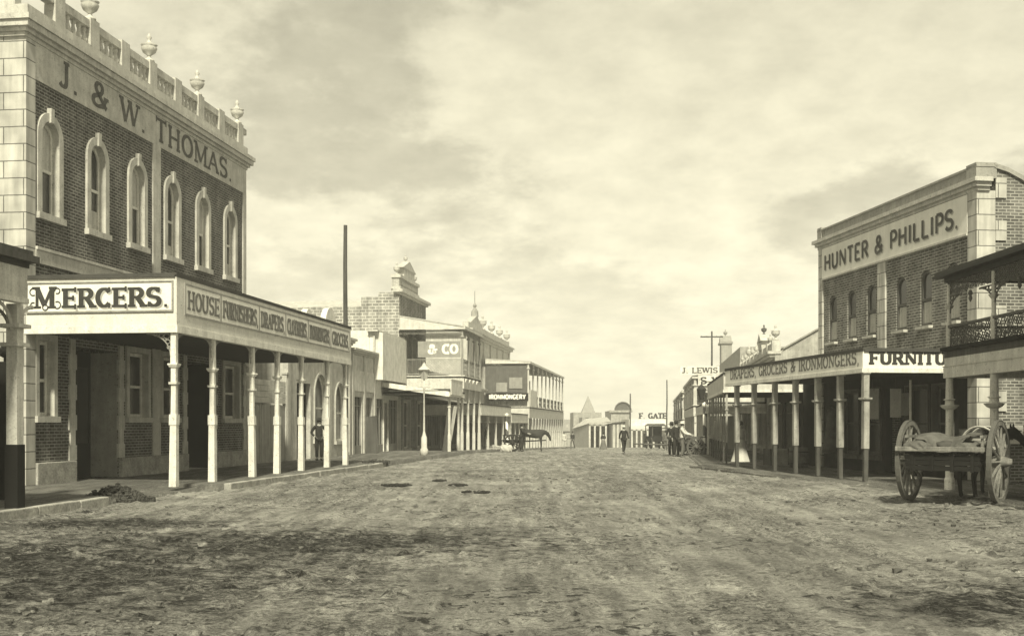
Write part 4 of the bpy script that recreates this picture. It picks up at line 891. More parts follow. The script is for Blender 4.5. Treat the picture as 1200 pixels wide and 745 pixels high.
# barber's low white shop with a lamp
b0, b1 = vs1 + .6, R2.S(812, 2.61)
BS = shop('barber_shop', R2, 5.9, b0, b1, 3.9, 'low white barber shop with a lettered board, behind the striped pole', [W_(b0 + 3, 2, .6, 2.6), D_(b0 + 7, 1.3, 2.5), F_(b0 + 11, 3, 2.6)], wallm='white_paint', cor=.3)
Vb2 = verandah(BS, b0 + .5, b1, o2, 2.3, 2.85, [b0 + .6 + (b1 - b0 - .7) * k / 5 for k in range(6)], 'cream_paint', .2, inner_z=3.2, fm='cream_paint', beamh=.12)
mb = BS.mb(); mb.box(.1, o2 - .1, b0 + .46, b0 + .52, 2.62, 3.6); sg = BS.part(mb, 'sign_board', 'white_paint')
# two-storey verandah with lettered arch
k0, k1 = R2.S(810, 2.61), R2.S(799.5, 2.61)
LW = Bld('lettered_store', R2, 5.9, k0, 'two storey balcony store with an arched name board, beyond the barber shop', 'shop')
mb = LW.mb(); mb.box(-9, 0, k0, k1, -1.5, 7.0); LW.part(mb, 'wall', 'stucco_dull')
zk = LW.Z(441, k0, o2); balcony(LW, k0, k1, o2, 3.0, zk, zk + .4, 5, fasc=.7, cell=.5, frieze=0, lacem='mid_paint', low_n=7, colp=.18, upper_m='cream_paint')
mb = LW.mb(); za_, zb2 = LW.Z(439, k0, o2), LW.Z(429, k0, o2); oLp = lambda q_: 5.9 - R2.D(q_, k0 - .2); mb.box(oLp(843), oLp(797), k0 - .2, k0 - .14, za_, zb2); sg = LW.part(mb, 'sign_board', 'white_paint')
end_text(LW, sg, 'J. LEWIS', oLp(841), oLp(799), k0 - .2, za_ + .1, zb2 - za_ - .2, m='ink_grey', T=.24, t_=.16)
mb = LW.mb(); mb.box(oLp(849), oLp(818), k0 - .2, k0 - .14, za_ - .75, za_ - .02); sg = LW.part(mb, 'sign_board', 'white_paint')
end_text(LW, sg, 'S W', oLp(846), oLp(821), k0 - .2, za_ - .66, .5, m='ink', T=.24, t_=.16)
# crested tower front and far row
c0, c1 = R2.S(858, 5.95), R2.S(835, 5.95)
CT = Bld('crested_store', R2, 8.5, R2.S(862, 8.5), 'narrow store with a tall ornate parapet crest, behind the barber shop', 'shop'); c0 = CT.s0; c1 = R2.S(842, 8.5)
mb = CT.mb(); mb.box(-6, 0, c0, c1, -.5, 5.8); CT.part(mb, 'wall', 'stucco_dull')
cc_ = CT.S(845); zt9 = CT.Z(404, cc_)
mb = CT.mb(); mb.box(-1.2, .1, cc_ - 2.2, cc_ + 1.2, 5.8, zt9); mb.box(-1.3, .3, cc_ - 2.4, cc_ + 1.4, zt9, zt9 + .25); mb.prism_o([(cc_ - 2, zt9 + .25), (cc_ + 1, zt9 + .25), (cc_ - .5, zt9 + 1.1)], -1.2, .2); CT.part(mb, 'parapet_crest', 'grey_paint'); urn(CT, -.5, cc_ - .5, zt9 + 1.0, 1.0, m='grey_paint')
f0, f1 = R2.S(798, 2.61), R2.S(788, 2.61)
FR = Bld('far_balcony_store', R2, 5.9, f0, 'pale two storey store with posted balcony, farthest on the right side', 'shop')
mb = FR.mb(); mb.box(-9, 0, f0, f1, -2, 7.2); FR.part(mb, 'wall', 'stucco_dull'); zq = FR.Z(458, f0, o2)
balcony(FR, f0, f1, o2, 2.2, zq, zq + .4, 4, fasc=.7, cell=.6, frieze=0, lacem='mid_paint', low_n=6, colp=.2, upper_m='cream_paint')

# ------------------------------------------------------------------ near right: iron balcony verandah
class Flat(Street): pass
RVs = Street(R(-.8), +1)
dR = 11.05
rv1 = RVs.S(1108, dR); rv0 = rv1 - 12
dRV = dR + 4.2
RV = Bld('balcony_hotel', RVs, dRV, rv0, 'two storey verandah with dark roof edge and cast iron lace balcony, right edge', 'hotel'); 
mb = RV.mb(); mb.box(-8, 0, rv0, rv1 - .4, .1, 8); RV.part(mb, 'wall', 'brick_light')
ro = 4.2
zr_b, zr_f, zr_r, zr_e = RV.Z(443, rv1, ro), RV.Z(412, rv1, ro), RV.Z(383, rv1, ro), RV.Z(320, rv1, ro)
print('RV', rv1, zr_b, zr_f, zr_r, zr_e)
mb = RV.mb(); mb.prism_s([(.01, zr_e + .25), (.01, zr_e + .18), (ro + .2, zr_e - .06), (ro + .2, zr_e + .02)], rv0, rv1 + .2); Vr = RV.part(mb, 'verandah', 'lead')
mb = RV.mb(); mb.box(ro + .0, ro + .24, rv0, rv1 + .24, zr_e - .13, zr_e - .065); mb.box(ro - .08, ro + .02, rv0, rv1 + .04, zr_e - .24, zr_e - .133); mb.box(.02, ro - .082, rv1 - .02, rv1 + .03, zr_e - .24, zr_e - .133); RV.part(mb, 'eave_board', 'iron_dark', Vr)
mb = RV.mb(); mb.box(.02, ro - .1, rv0, rv1 - .03, zr_e - .2, zr_e - .17); RV.part(mb, 'ceiling', 'grey_paint', Vr)
mb = RV.mb(); mb.box(.02, ro + .02, rv0, rv1 + .02, zr_f - .16, zr_f); RV.part(mb, 'balcony_floor', 'timber', Vr)
mb = RV.mb(); mb.box(ro - .12, ro + .04, rv0, rv1 + .04, zr_b, zr_b + (zr_f - zr_b) * .42); mb.box(ro - .1, ro + .02, rv0, rv1 + .02, zr_b + (zr_f - zr_b) * .42 + .02, zr_f - .163); mb.box(ro - .13, ro + .06, rv0, rv1 + .06, zr_b + (zr_f - zr_b) * .42 + .001, zr_b + (zr_f - zr_b) * .42 + .019)
mb.box(.02, ro - .132, rv1 - .06, rv1 + .03, zr_b, zr_f - .163); RV.part(mb, 'fascia', 'cream_paint', Vr)
mb = RV.mb(); mb.box(ro - .14, ro + .10, rv0, rv1 + .1, zr_f + .002, zr_f + .10); RV.part(mb, 'floor_moulding', 'dark_paint', Vr)
sps = [rv1 - .1]; 
s_2 = RVs.S(1162, dR); dS = rv1 - .1 - s_2
sps = [rv1 - .1 - dS * k for k in range(5)]
for s_ in sps:
    post_mesh(RV, 'round', ro - .06, s_, .08, zr_b, .20, Vr)
    mb = RV.mb(); mb.lathe((ro - .05, s_, zr_f + .1), [(.07, 0), (.07, zr_r - zr_f - .1), (.05, zr_r - zr_f), (.05, zr_e - zr_f - 1.0), (.09, zr_e - zr_f - .97), (.12, zr_e - zr_f - .92), (.05, zr_e - zr_f - .9), (.05, zr_e - zr_f - .4)], 10); RV.part(mb, 'balcony_post', 'cream_paint', Vr)
mb = RV.mb(); mb.box(ro - .1, ro, rv0, rv1, zr_r - .04, zr_r + .02); mb.box(.02, ro - .1, rv1 - .1, rv1, zr_r - .04, zr_r + .02)
lace(mb, lambda u, v: (ro - .05, u, v), rv1 - 10, rv1, zr_f + .1, zr_r - .04, .2, .012); lace(mb, lambda u, v: (u, rv1 - .05, v), .05, ro - .1, zr_f + .1, zr_r - .04, .2, .012)
RV.part(mb, 'railing', 'mid_paint', Vr)
mb = RV.mb(); lace(mb, lambda u, v: (ro - .05, u, v), rv1 - 10, rv1, zr_e - .55, zr_e - .24, .155, .010)
for s_ in sps:
    for sg in (-1, 1):
        if s_ + sg * .8 < rv1: bracket(mb, lambda u, v: (ro - .05, s_ + sg * (u + .05), zr_e - .58 - v), .7, .4, .016)
for s_ in [a - dS / 2 for a in sps]: mb.lathe((ro - .05, s_, zr_e - .85), [(.01, 0), (.05, .08), (.03, .15), (.06, .2), (.03, .28)], 6)
RV.part(mb, 'iron_frieze', 'mid_paint', Vr)

# ================================================================== buildings closing the far end (they face the camera)
class Cross:
    def __init__(q, name, px0, px1, Yd, label, cat='building'):
        q.Y = Yd; q.x0 = (px0 - 600) / F * Yd; q.x1 = (px1 - 600) / F * Yd; q.g = gz(Yd); q.root = empty(name, (q.x0, Yd, q.g), 0, label, cat)
    def tf(q, p): return (p[0] - q.x0, p[1] - q.Y, p[2] - q.g)
    def mb(q): return MB(q.tf)
    def X(q, px): return (px - 600) / F * q.Y
    def Z(q, py): return ZC + (HOR - py) / F * q.Y
    def part(q, mb, name, m, parent=None, **k): return mb.build(name, m, parent or q.root, **k)
K = Cross('spired_building', 672, 705, 210, 'pale distant building with a pyramid spire, at the far end of the street')
mb = K.mb(); mb.box(K.x0, K.x1, 210, 222, -2, K.Z(483)); K.part(mb, 'wall', 'stucco_dull')
mb = K.mb(); a, b_, c = K.X(682), K.X(698), K.X(690); zt = K.Z(483); mb.add([(a, 210.5, zt), (b_, 210.5, zt), (b_, 213.5, zt), (a, 213.5, zt), (c, 212, K.Z(463))], [(0, 1, 4), (1, 2, 4), (2, 3, 4), (3, 0, 4), (0, 1, 2, 3)]); K.part(mb, 'spire', 'grey_paint')
for i in range(4): mb = K.mb(); c = K.x0 + 1 + i * 1.2; mb.box(c, c + .6, 209.9, 210, K.Z(497), K.Z(489)); K.part(mb, 'window', 'mid_paint')
K = Cross('round_pediment_hall', 716, 738.5, 190, 'pale distant hall with a round arched pediment on its parapet, at the street end', 'hall')
mb = K.mb(); mb.box(K.x0, K.x1, 190, 202, -2, K.Z(481)); mb.box(K.x0 - .3, K.x1 + .3, 189.7, 190.5, K.Z(483), K.Z(480.5)); K.part(mb, 'wall', 'stucco_dull')
mb = K.mb(); c, r_ = K.X(730), 1.1 ; mb.ring((c, 190, K.Z(480.5)), 1.3, (1, 0, 0), (0, 0, 1), .13, 12, 0, 180); mb.prism_s([(c + 1.25 * math.cos(R(a)), K.Z(480.5) + 1.25 * math.sin(R(a))) for a in range(0, 181, 15)], 190.1, 190.5); K.part(mb, 'round_pediment', 'mid_paint')
K = Cross('verandah_cottage', 675, 716, 162, 'low wide building with dark side wall and bright verandah, behind the long skirted woman')
xm = K.X(690)
mb = K.mb(); mb.box(xm, K.x1, 165, 172, -2, K.Z(499)); K.part(mb, 'wall', 'stucco')
mb = K.mb(); mb.add([(K.x0, 168, -2), (xm, 162, -2), (xm, 162, K.Z(496)), (K.x0, 168, K.Z(502))], [(0, 1, 2, 3)]); mb.add([(K.x0, 168.3, -2), (xm, 162.3, -2), (xm, 162.3, K.Z(496)), (K.x0, 168.3, K.Z(502))], [(0, 1, 2, 3)]); K.part(mb, 'side_wall', 'grey_paint')
mb = K.mb(); mb.add([(K.x0 - .3, 168, K.Z(502)), (xm, 161.6, K.Z(496)), (K.x1, 161.6, K.Z(493.5)), (K.x1, 169, K.Z(488)), (xm, 169, K.Z(490))], [(0, 1, 4), (1, 2, 3, 4)]); mb.box(xm, K.x1, 161.6, 162, K.Z(497), K.Z(494.5)); K.part(mb, 'roof', 'tin_pale')
for p in (691, 697, 703.5, 710): mb = K.mb(); mb.box(K.X(p) - .12, K.X(p) + .12, 161.8, 162, K.g, K.Z(497)); K.part(mb, 'post', 'cream_paint')
for p in (694, 700): mb = K.mb(); mb.box(K.X(p) - .35, K.X(p) + .35, 164.9, 165, K.g, K.Z(505)); K.part(mb, 'door', 'mid_paint')
K = Cross('boarded_shed', 717, 733, 158, 'grey boarded shed with a dark front, between the bright verandah and the long white wall', 'shed')
mb = K.mb(); mb.add([(K.x0, 158, -2), (K.x1, 158, -2), (K.x1, 158, K.Z(494)), (K.x0, 158, K.Z(496)), (K.x0, 166, -2), (K.x1, 166, -2), (K.x1, 166, K.Z(494)), (K.x0, 166, K.Z(496))], [(0, 1, 2, 3), (0, 4, 7, 3), (1, 5, 6, 2), (4, 5, 6, 7)]); K.part(mb, 'wall', 'boards_grey')
mb = K.mb(); mb.add([(K.x0 - .3, 157.7, K.Z(496)), (K.x1 + .3, 157.7, K.Z(493.6)), (K.x1 + .3, 166.2, K.Z(493.6)), (K.x0 - .3, 166.2, K.Z(496))], [(0, 1, 2, 3)]); K.part(mb, 'roof', 'mid_paint')
for p in (719.5, 724, 728.5): mb = K.mb(); mb.box(K.X(p) - .1, K.X(p) + .1, 157.9, 158, K.g, K.Z(497)); K.part(mb, 'post', 'cream_paint')
K = Cross('lettered_white_store', 737, 783, 168, 'long low white store with standing roof letters, at the street end', 'shop')
mb = K.mb(); mb.box(K.x0, K.x1, 168, 180, -2, K.Z(491)); K.part(mb, 'wall', 'white_paint')
mb = K.mb(); mb.add([(K.x0, 165, K.Z(503)), (K.x1, 165, K.Z(500)), (K.x1, 168, K.Z(497)), (K.x0, 168, K.Z(499))], [(0, 1, 2, 3)]); mb.box(K.x0, K.x1, 164.9, 165, K.Z(504), K.Z(502)); K.part(mb, 'verandah_roof', 'cream_paint')
mb = K.mb(); letters(mb, 'F. GATE', (K.X(749), 168, K.Z(490.5)), (1, 0, 0), (0, 0, 1), (0, -1, 0), .85, K.X(781) - K.X(749), T=.28, t_=.18); K.part(mb, 'lettering', 'ink')
for p in (738, 743.5, 749, 756, 763, 771): mb = K.mb(); mb.box(K.X(p) - .12, K.X(p) + .12, 164.9, 165.1, K.g, K.Z(503)); K.part(mb, 'post', 'cream_paint')
for p in (759, 767): mb = K.mb(); mb.box(K.X(p) - .6, K.X(p) + .6, 167.9, 168, K.g, K.Z(508)); K.part(mb, 'door', 'mid_paint')
K = Cross('pale_paling_fence', 655, 676, 172, 'pale distant fence between the ironmongery and the low verandah building', 'fence')
mb = K.mb(); mb.box(K.x0, K.x1, 172, 172.1, -2, K.Z(512)); K.part(mb, 'palings', 'timber_pale')
mb = K.mb(); mb.box(K.x0, K.x1, 171.9, 172, K.Z(513), K.Z(512)); K.part(mb, 'rail', 'stone_trim')
for i, (pa_, pb_, ty, Yd, lab) in enumerate(((646, 674, 500, 235, 'faint pale cottage with a low gable, farthest left beyond the street end'), (699, 719, 490, 225, 'faint gabled house between the spired building and the round pediment'))):
    K = Cross('distant_house', pa_, pb_, Yd, lab, 'house'); zt = K.Z(ty + 5)
    mb = K.mb(); mb.box(K.x0, K.x1, Yd, Yd + 9, -2, zt); K.part(mb, 'wall', 'stucco_dull')
    mb = K.mb(); xm = (K.x0 + K.x1) / 2
    if i % 2: mb.add([(K.x0 - .3, Yd - .3, zt), (K.x1 + .3, Yd - .3, zt), (xm, Yd - .3, K.Z(ty)), (K.x0 - .3, Yd + 9, zt), (K.x1 + .3, Yd + 9, zt), (xm, Yd + 9, K.Z(ty))], [(0, 1, 2), (3, 4, 5), (0, 2, 5, 3), (1, 4, 5, 2)])
    else: mb.add([(K.x0 - .3, Yd - .3, zt), (K.x1 + .3, Yd - .3, zt), (K.x1 - .8, Yd + 4, K.Z(ty)), (K.x0 + .8, Yd + 4, K.Z(ty)), (K.x0 - .3, Yd + 9, zt), (K.x1 + .3, Yd + 9, zt)], [(0, 1, 2, 3), (3, 2, 5, 4), (0, 3, 4), (1, 2, 5)])
    rf = K.part(mb, 'roof', 'tin_roof'); mb = K.mb(); mb.box(xm + .8, xm + 1.4, Yd + 3.7, Yd + 4.3, zt, K.Z(ty - 3)); K.part(mb, 'chimney', 'brick_pale', rf)
hl = MB(); pts = []
for i in range(41): x = -410 + i * 20.5; pts.append((x, 480, 1.6 + 1.3 * math.sin(i * .7) + 1.2 * math.sin(i * .31 + 1)))
for a, b_ in zip(pts[:-1], pts[1:]): hl.quad((a[0], 440, -1.8), (b_[0], 440, -1.8), b_, a); hl.quad(a, b_, (b_[0], 550, -1.8), (a[0], 550, -1.8))
tag(hl.build('hills', 'boards_grey'), kind='structure')

# ================================================================== poles, lamp, street things
def pole(name, x, y, z0, h, r, label, arms=0, cat='telegraph pole'):
    o = empty(name, (x, y, z0), 0, label, cat)
    mb = MB(); n = 6
    pr = Vector((0, 0, -.3))
    for i in range(1, n + 1): q = Vector((random.uniform(-.02, .02), 0, h * i / n)); mb.tube(pr, q, r * (1 - .35 * (i - 1) / n), r * (1 - .35 * i / n), 10); pr = q
    mb.build('shaft', 'timber', o)
    for k in range(arms): 
        mb = MB(); mb.box(-.9, .9, -.06, .06, h - .5 - k * .5, h - .4 - k * .5); c = mb.build('cross_arm', 'timber', o)
        for sx_ in (-.8, -.4, .4, .8): mb = MB(); mb.lathe((sx_, 0, h - .4 - k * .5), [(.03, 0), (.06, .06), (.03, .14)], 6); mb.build('insulator', 'white_paint', c)
    return o
p = LS.P(LS.S(405, dA + .9), dA + .9); pole('telegraph_pole', p[0], p[1], .12, ZC + (HOR - 264) * p[1] / F - .12, .12, 'tall bare timber pole rising behind the far end of the long verandah')
Yp = 92; pole('telegraph_pole', (834 - 600) / F * Yp, Yp, gz(Yp), ZC + (HOR - 388) * Yp / F - gz(Yp), .10, 'timber pole with one cross arm, behind the barber shop', 1)
Yp = 120; pole('telegraph_pole', (781.5 - 600) / F * Yp, Yp, gz(Yp), ZC + (HOR - 445) * Yp / F - gz(Yp), .09, 'thin timber pole without arms beside the far balcony store, right')
Yp = 160; pole('telegraph_pole', (738.5 - 600) / F * Yp, Yp, gz(Yp), ZC + (HOR - 461) * Yp / F - gz(Yp), .13, 'thin distant pole at the left end of the long white store')
Yl = 59.0; L = empty('gas_lamp', ((497 - 600) / F * Yl, Yl, .10), 0, 'cream cast iron gas lamp post with glazed lantern, on the left kerb', 'street lamp')
mb = MB(); mb.lathe((0, 0, 0), [(.20, 0), (.20, .35), (.15, .42), (.15, .95), (.09, 1.1), (.05, 1.3), (.04, 3.4), (.08, 3.45), (.05, 3.55), (.04, 3.95)], 12); mb.build('shaft', 'cream_paint', L, smooth=True)
mb = MB(); mb.tube((-.3, 0, 3.55), (.3, 0, 3.55), .025); mb.build('ladder_bar', 'cream_paint', L)
ln = MB(); ln.lathe((0, 0, 3.95), [(.13, 0), (.27, .45)], 4); lan = ln.build('lantern', 'lamp_glass', L)
mb = MB(); mb.lathe((0, 0, 4.41), [(.31, 0), (.29, .05), (.12, .2), (.1, .28), (.04, .32), (.01, .42)], 8); mb.build('cap', 'cream_paint', lan)
mb = MB()
for k in range(4): a = k * math.pi / 2; mb.tube((.13 * math.cos(a), .13 * math.sin(a), 3.95), (.275 * math.cos(a), .275 * math.sin(a), 4.42), .016, None, 4)
mb.build('lantern_frame', 'grey_paint', lan)
def leaning(name, x, y, h, w_, tx, ty, m, label, cat='plank', z0=.13):
    o = MB(); o.box(-w_ / 2, w_ / 2, -.025, .025, 0, h); q = o.build(name, m); q.location = (x, y, z0); q.rotation_euler = (tx, ty, random.uniform(-.2, .2)); return tag(q, label, cat)
p = lambda px, Yd: (px - 600) / F * Yd
Yq = 67.0
leaning('leaning_plank', p(521, Yq), Yq, 2.6, .28, -.06, .13, 'timber', 'timber plank leaning right against the verandah post, left one of the pair')
leaning('leaning_plank', p(525, Yq + .3), Yq + .3, 2.7, .2, -.06, .16, 'timber_pale', 'paler narrow timber plank leaning right, right one of the pair')
leaning('leaning_board', p(436, 63), 63, 2.05, .75, -.08, -.08, 'timber', 'wide grey board leaning beside the tall dark doorway', 'board')
# barber poles
for (px_, Yd, lab) in ((826, 61.5, 'striped barber pole on the right footpath in front of the white shop'), (594, 89, 'striped barber pole on the left, just left of the horse and cart')):
    o = empty('barber_pole', (p(px_, Yd), Yd, gz(Yd) + .12), 0, lab, 'barber pole', 'striped barber poles')
    mb = MB(); mb.lathe((0, 0, 0), [(.2, 0), (.2, .3), (.11, .36), (.11, 2.5)], 12); mb.build('shaft', 'stripes', o, smooth=True)
    mb = MB(); mb.lathe((0, 0, 2.5), [(.1, 0), (.17, .08), (.15, .22), (.02, .3)], 12); mb.build('finial', 'white_paint', o, smooth=True)
# wall lamp by the barber shop
o = empty('bracket_lamp', (p(822, 60), 60, 3.0), 0, 'dark wall lantern hanging in front of the white barber shop', 'lamp'); mb = MB(); mb.lathe((0, 0, 0), [(.1, 0), (.24, .5), (.26, .55), (.05, .8)], 6); mb.build('lantern', 'iron_dark', o)
mb = MB(); mb.tube((0, 0, .8), (0, 0, .95), .02); mb.tube((0, 0, .95), (1.2, .3, .95), .025); mb.build('arm', 'iron_dark', o)
# posters and goods at the furniture store front
for px_, w_, za_, zb3, m_, lab in ((1022.5, .34, 1.9, 2.9, 'sign_cream', 'pale upright poster hung beside the corner verandah post'), (1049.5, .28, 1.95, 2.85, 'sign_cream', 'narrow pale poster hanging in the dark shop front, left of the thin rod'), (1061, .22, 2.0, 2.7, 'grey_paint', 'smaller grey poster beside the thin white rod')):
    s_ = H.S(px_, .5); q = RS.P(s_, drF - .5); mb = MB(); mb.box(-.25, .25, -.012, .012, 0, zb3 - za_); o = mb.build('hanging_poster', m_); o.location = (q[0], q[1], za_); o.scale = (w_ / .42, 1, 1); tag(o, lab, 'poster')
    mb = MB(); mb.tube((0, 0, zb3 - za_), (0, 0, 3.25 - za_), .01, None, 4); mb.build('cord', 'timber', o)
q = RS.P(H.S(1067, 1.2), drF - 1.2); mb = MB(); mb.tube((0, 0, .0), (0, 0, 2.9), .035); o = mb.build('verandah_prop', 'white_paint'); o.location = (q[0], q[1], .13); tag(o, 'thin white upright rod under the verandah, right of the posters', 'rod')
q = RS.P(sh0 - .08, drF + 1.0); o = empty('wall_notice', (q[0], q[1] - .05, 2.0 - .72), -RS.th, 'small pale notice with a scrolled mark on the brick side wall', 'notice')
mb = MB(); mb.box(-.25, .25, -.02, .02, -.1, .42); mb.build('panel', 'sign_cream', o); mb = MB(); letters(mb, 'W', (-.18, -.024, 0), (1, 0, 0), (0, 0, 1), (0, -1, 0), .28, .36, T=.2, t_=.1); mb.build('lettering', 'ink_grey', o)
def bundle(mb, n, r, zs, sc=1.0, rough=.25, seed=1):
    rs = random.Random(seed)
    pts = []; k = 10
    for j, (rr, z) in enumerate(zip(r, zs)):
        for i in range(k): a = 2 * math.pi * i / k; q_ = rr * (1 + rs.uniform(-rough, rough)); pts.append((q_ * math.cos(a) * sc, q_ * math.sin(a) * sc, z + rs.uniform(-.02, .02)))
    m_ = len(r); mb.add(pts, [(j * k + i, j * k + (i + 1) % k, (j + 1) * k + (i + 1) % k, (j + 1) * k + i) for j in range(m_ - 1) for i in range(k)] + [tuple(range(k - 1, -1, -1)), tuple(range((m_ - 1) * k, m_ * k))])
gi = 0
for px_, out_, kind_, lab in ((974, .9, 0, 'mottled dress hanging under the verandah, behind the fourth post from the corner'), (940, 1.0, 1, 'dark barrel on the footpath, right one of a pair'), (932, 1.0, 1, 'dark barrel on the footpath, left one of a pair'), (910, 1.0, 2, 'pale boxy crate on the footpath, between two verandah posts')):
    s_ = H.S(px_, out_); q = RS.P(s_, drF - out_); mb = MB(); gi += 1
    if kind_ == 0: bundle(mb, 0, [.30, .26, .16, .2, .12, .05], [0, .5, 1.0, 1.3, 1.5, 1.6], seed=gi, rough=.15); o = mb.build('hanging_dress', 'canvas', smooth=True); o.location = (q[0], q[1], .75); tag(o, lab, 'dress')
    elif kind_ == 1:
        o = empty('barrel', (q[0], q[1], .13), 0, lab, 'barrel', 'barrels on the right footpath'); mb.lathe((0, 0, 0), [(.2, 0), (.25, .2), (.26, .38), (.25, .55), (.2, .75)], 12); mb.build('staves', 'goods', o, smooth=True); 
        for zz_ in (.15, .58): mb = MB(); mb.lathe((0, 0, zz_), [(.24, -.03), (.262, 0), (.24, .03)], 12); mb.build('hoop', 'iron_dark', o)
    else:
        o = empty('packing_crate', (q[0], q[1], .13), .2, lab, 'crate'); 
        for k in range(4): mb.box(-.4, .4, -.3, .3, k * .16, k * .16 + .15)
        mb.build('boards', 'timber_pale', o); mb = MB(); mb.box(-.42, -.34, -.32, .32, 0, .64); mb.box(.34, .42, -.32, .32, 0, .64); mb.build('end_battens', 'timber', o)

# rubble pile, dung and clods in the roadway
def heap(name, x, y, z, rx, ry, h, m, n, label, cat, seed, lump=.12, group=None):
    rs = random.Random(seed); mb = MB()
    for k in range(n):
        a = rs.uniform(0, 2 * math.pi); q = rs.random() ** .6; cx_, cy_ = rx * q * math.cos(a), ry * q * math.sin(a); s_ = lump * rs.uniform(.5, 1.3); cz_ = h * (1 - q) * rs.uniform(.3, 1)
        pts = [(cx_ + s_ * rs.uniform(.6, 1.3) * math.cos(t_) * math.cos(e), cy_ + s_ * rs.uniform(.6, 1.3) * math.sin(t_) * math.cos(e), cz_ + s_ * .7 * math.sin(e)) for e in (-.7, .7) for t_ in [2 * math.pi * i / 5 + (e > 0) * .6 for i in range(5)]] + [(cx_, cy_, cz_ + s_ * .8)]
        mb.add(pts, [(i, (i + 1) % 5, 5 + (i + 1) % 5, 5 + i) for i in range(5)] + [(5 + i, 5 + (i + 1) % 5, 10) for i in range(5)])
    mb.add([(rx * .95 * math.cos(a * .5236) * rs.uniform(.8, 1.1), ry * .95 * math.sin(a * .5236) * rs.uniform(.8, 1.1), 0) for a in range(12)] + [(0, 0, h * .6)], [(i, (i + 1) % 12, 12) for i in range(12)])
    o = mb.build(name, m); o.location = (x, y, z); return tag(o, label, cat, group)
Yr = 26.2; heap('rubbish_heap', p(135, Yr), Yr, .0, .92, .5, .42, 'mud', 360, 'dark tangled heap of brush and clods in the gap between the left kerbs', 'heap', 3, lump=.07)
for i, (px_, py_, rx, lab) in enumerate(((465, 567, .45, 'flat dark dung patch on the road, leftmost of three'), (515, 562, .22, 'smallest dark dung patch on the road, farthest of three'), (536, 567, .3, 'dark dung pile on the road just right of the smallest one'), (558, 575, .36, 'dark dung pile on the road, nearest of the group'))):
    Yd = 1.70 * F / (py_ - HOR); heap('dung_pile', p(px_, Yd), Yd, .0, rx, rx * 1.3, .035, 'dung', 110, lab, 'dung', 20 + i, lump=.038, group='dung piles in the road')
heap('spoil_heap', p(579, 84), 84, gz(84), 1.5, 2.0, .38, 'pale_dirt', 160, 'pale mound of dug earth at the left road edge, before the horse and cart', 'earth mound', 5, lump=.22)
heap('pothole_lumps', p(440, 48.0), 48.0, .13, .55, 1.3, .12, 'mud', 60, 'low dark lumps standing in for the pothole where the left kerb ends', 'pothole', 8, lump=.1)  # dark lumps added for the look of a pothole's dark hollow
rs = random.Random(99); mb = MB()
for k in range(3800):       # loose clods and stones lying on the surface, thicker in trampled patches
    Yd = 7 + 34 * rs.random() ** 1.5; Xd = rs.uniform(-.50, .48) * Yd
    if math.sin(Xd * 1.1 + 2 * math.sin(Yd * .6)) + math.sin(Yd * .9 + Xd * .5) < rs.uniform(-.6, 1.4): continue
    if Xd + 11.8 - .1333 * Yd < 0 or Xd > 13.0 - .1333 * Yd: continue
    s_ = rs.uniform(.008, .022) * (1 + Yd / 20) * (1 if rs.random() < .93 else 1.8); z0_ = (.10 * min(1, max(0, (Xd - 6.2) / 2.5))) - .025
    pts = [(Xd + s_ * rs.uniform(.6, 1.7) * math.cos(t_) * math.cos(e), Yd + s_ * rs.uniform(.6, 1.7) * math.sin(t_) * math.cos(e), z0_ + s_ * .7 * math.sin(e)) for e in (-.7, .6) for t_ in [2 * math.pi * i / 5 for i in range(5)]]
    mb.add(pts, [(i, (i + 1) % 5, 5 + (i + 1) % 5, 5 + i) for i in range(5)] + [tuple(range(5, 10))])
tag(mb.build('loose_clods', 'clod_earth'), 'loose clods and small stones scattered over the dirt road', 'clods', kind='stuff')

# ================================================================== figures
def skin_mesh(name, verts, edges, radii, m, parent, root=0, sub=1):
    me = bpy.data.meshes.new(name); me.from_pydata([tuple(v) for v in verts], edges, []); o = bpy.data.objects.new(name, me); COL.objects.link(o)
    sk = o.modifiers.new('skin', 'SKIN'); ss = o.modifiers.new('sub', 'SUBSURF'); ss.levels = ss.render_levels = sub
    if not me.skin_vertices: 
        bm = bmesh.new(); bm.from_mesh(me); bm.verts.layers.skin.verify(); bm.to_mesh(me); bm.free()
    for i, r in enumerate(radii):
        r = (r, r) if not isinstance(r, tuple) else r; me.skin_vertices[0].data[i].radius = r; me.skin_vertices[0].data[i].use_root = (i == root)
    dg = bpy.context.evaluated_depsgraph_get(); nm = bpy.data.meshes.new_from_object(o.evaluated_get(dg)); nm.name = name
    bpy.data.objects.remove(o); bpy.data.meshes.remove(me); nm.materials.clear(); nm.materials.append(MATS[m])
    for q in nm.polygons: q.use_smooth = True
    o = bpy.data.objects.new(name, nm); COL.objects.link(o); 
    if parent is not None: o.parent = parent
    return o
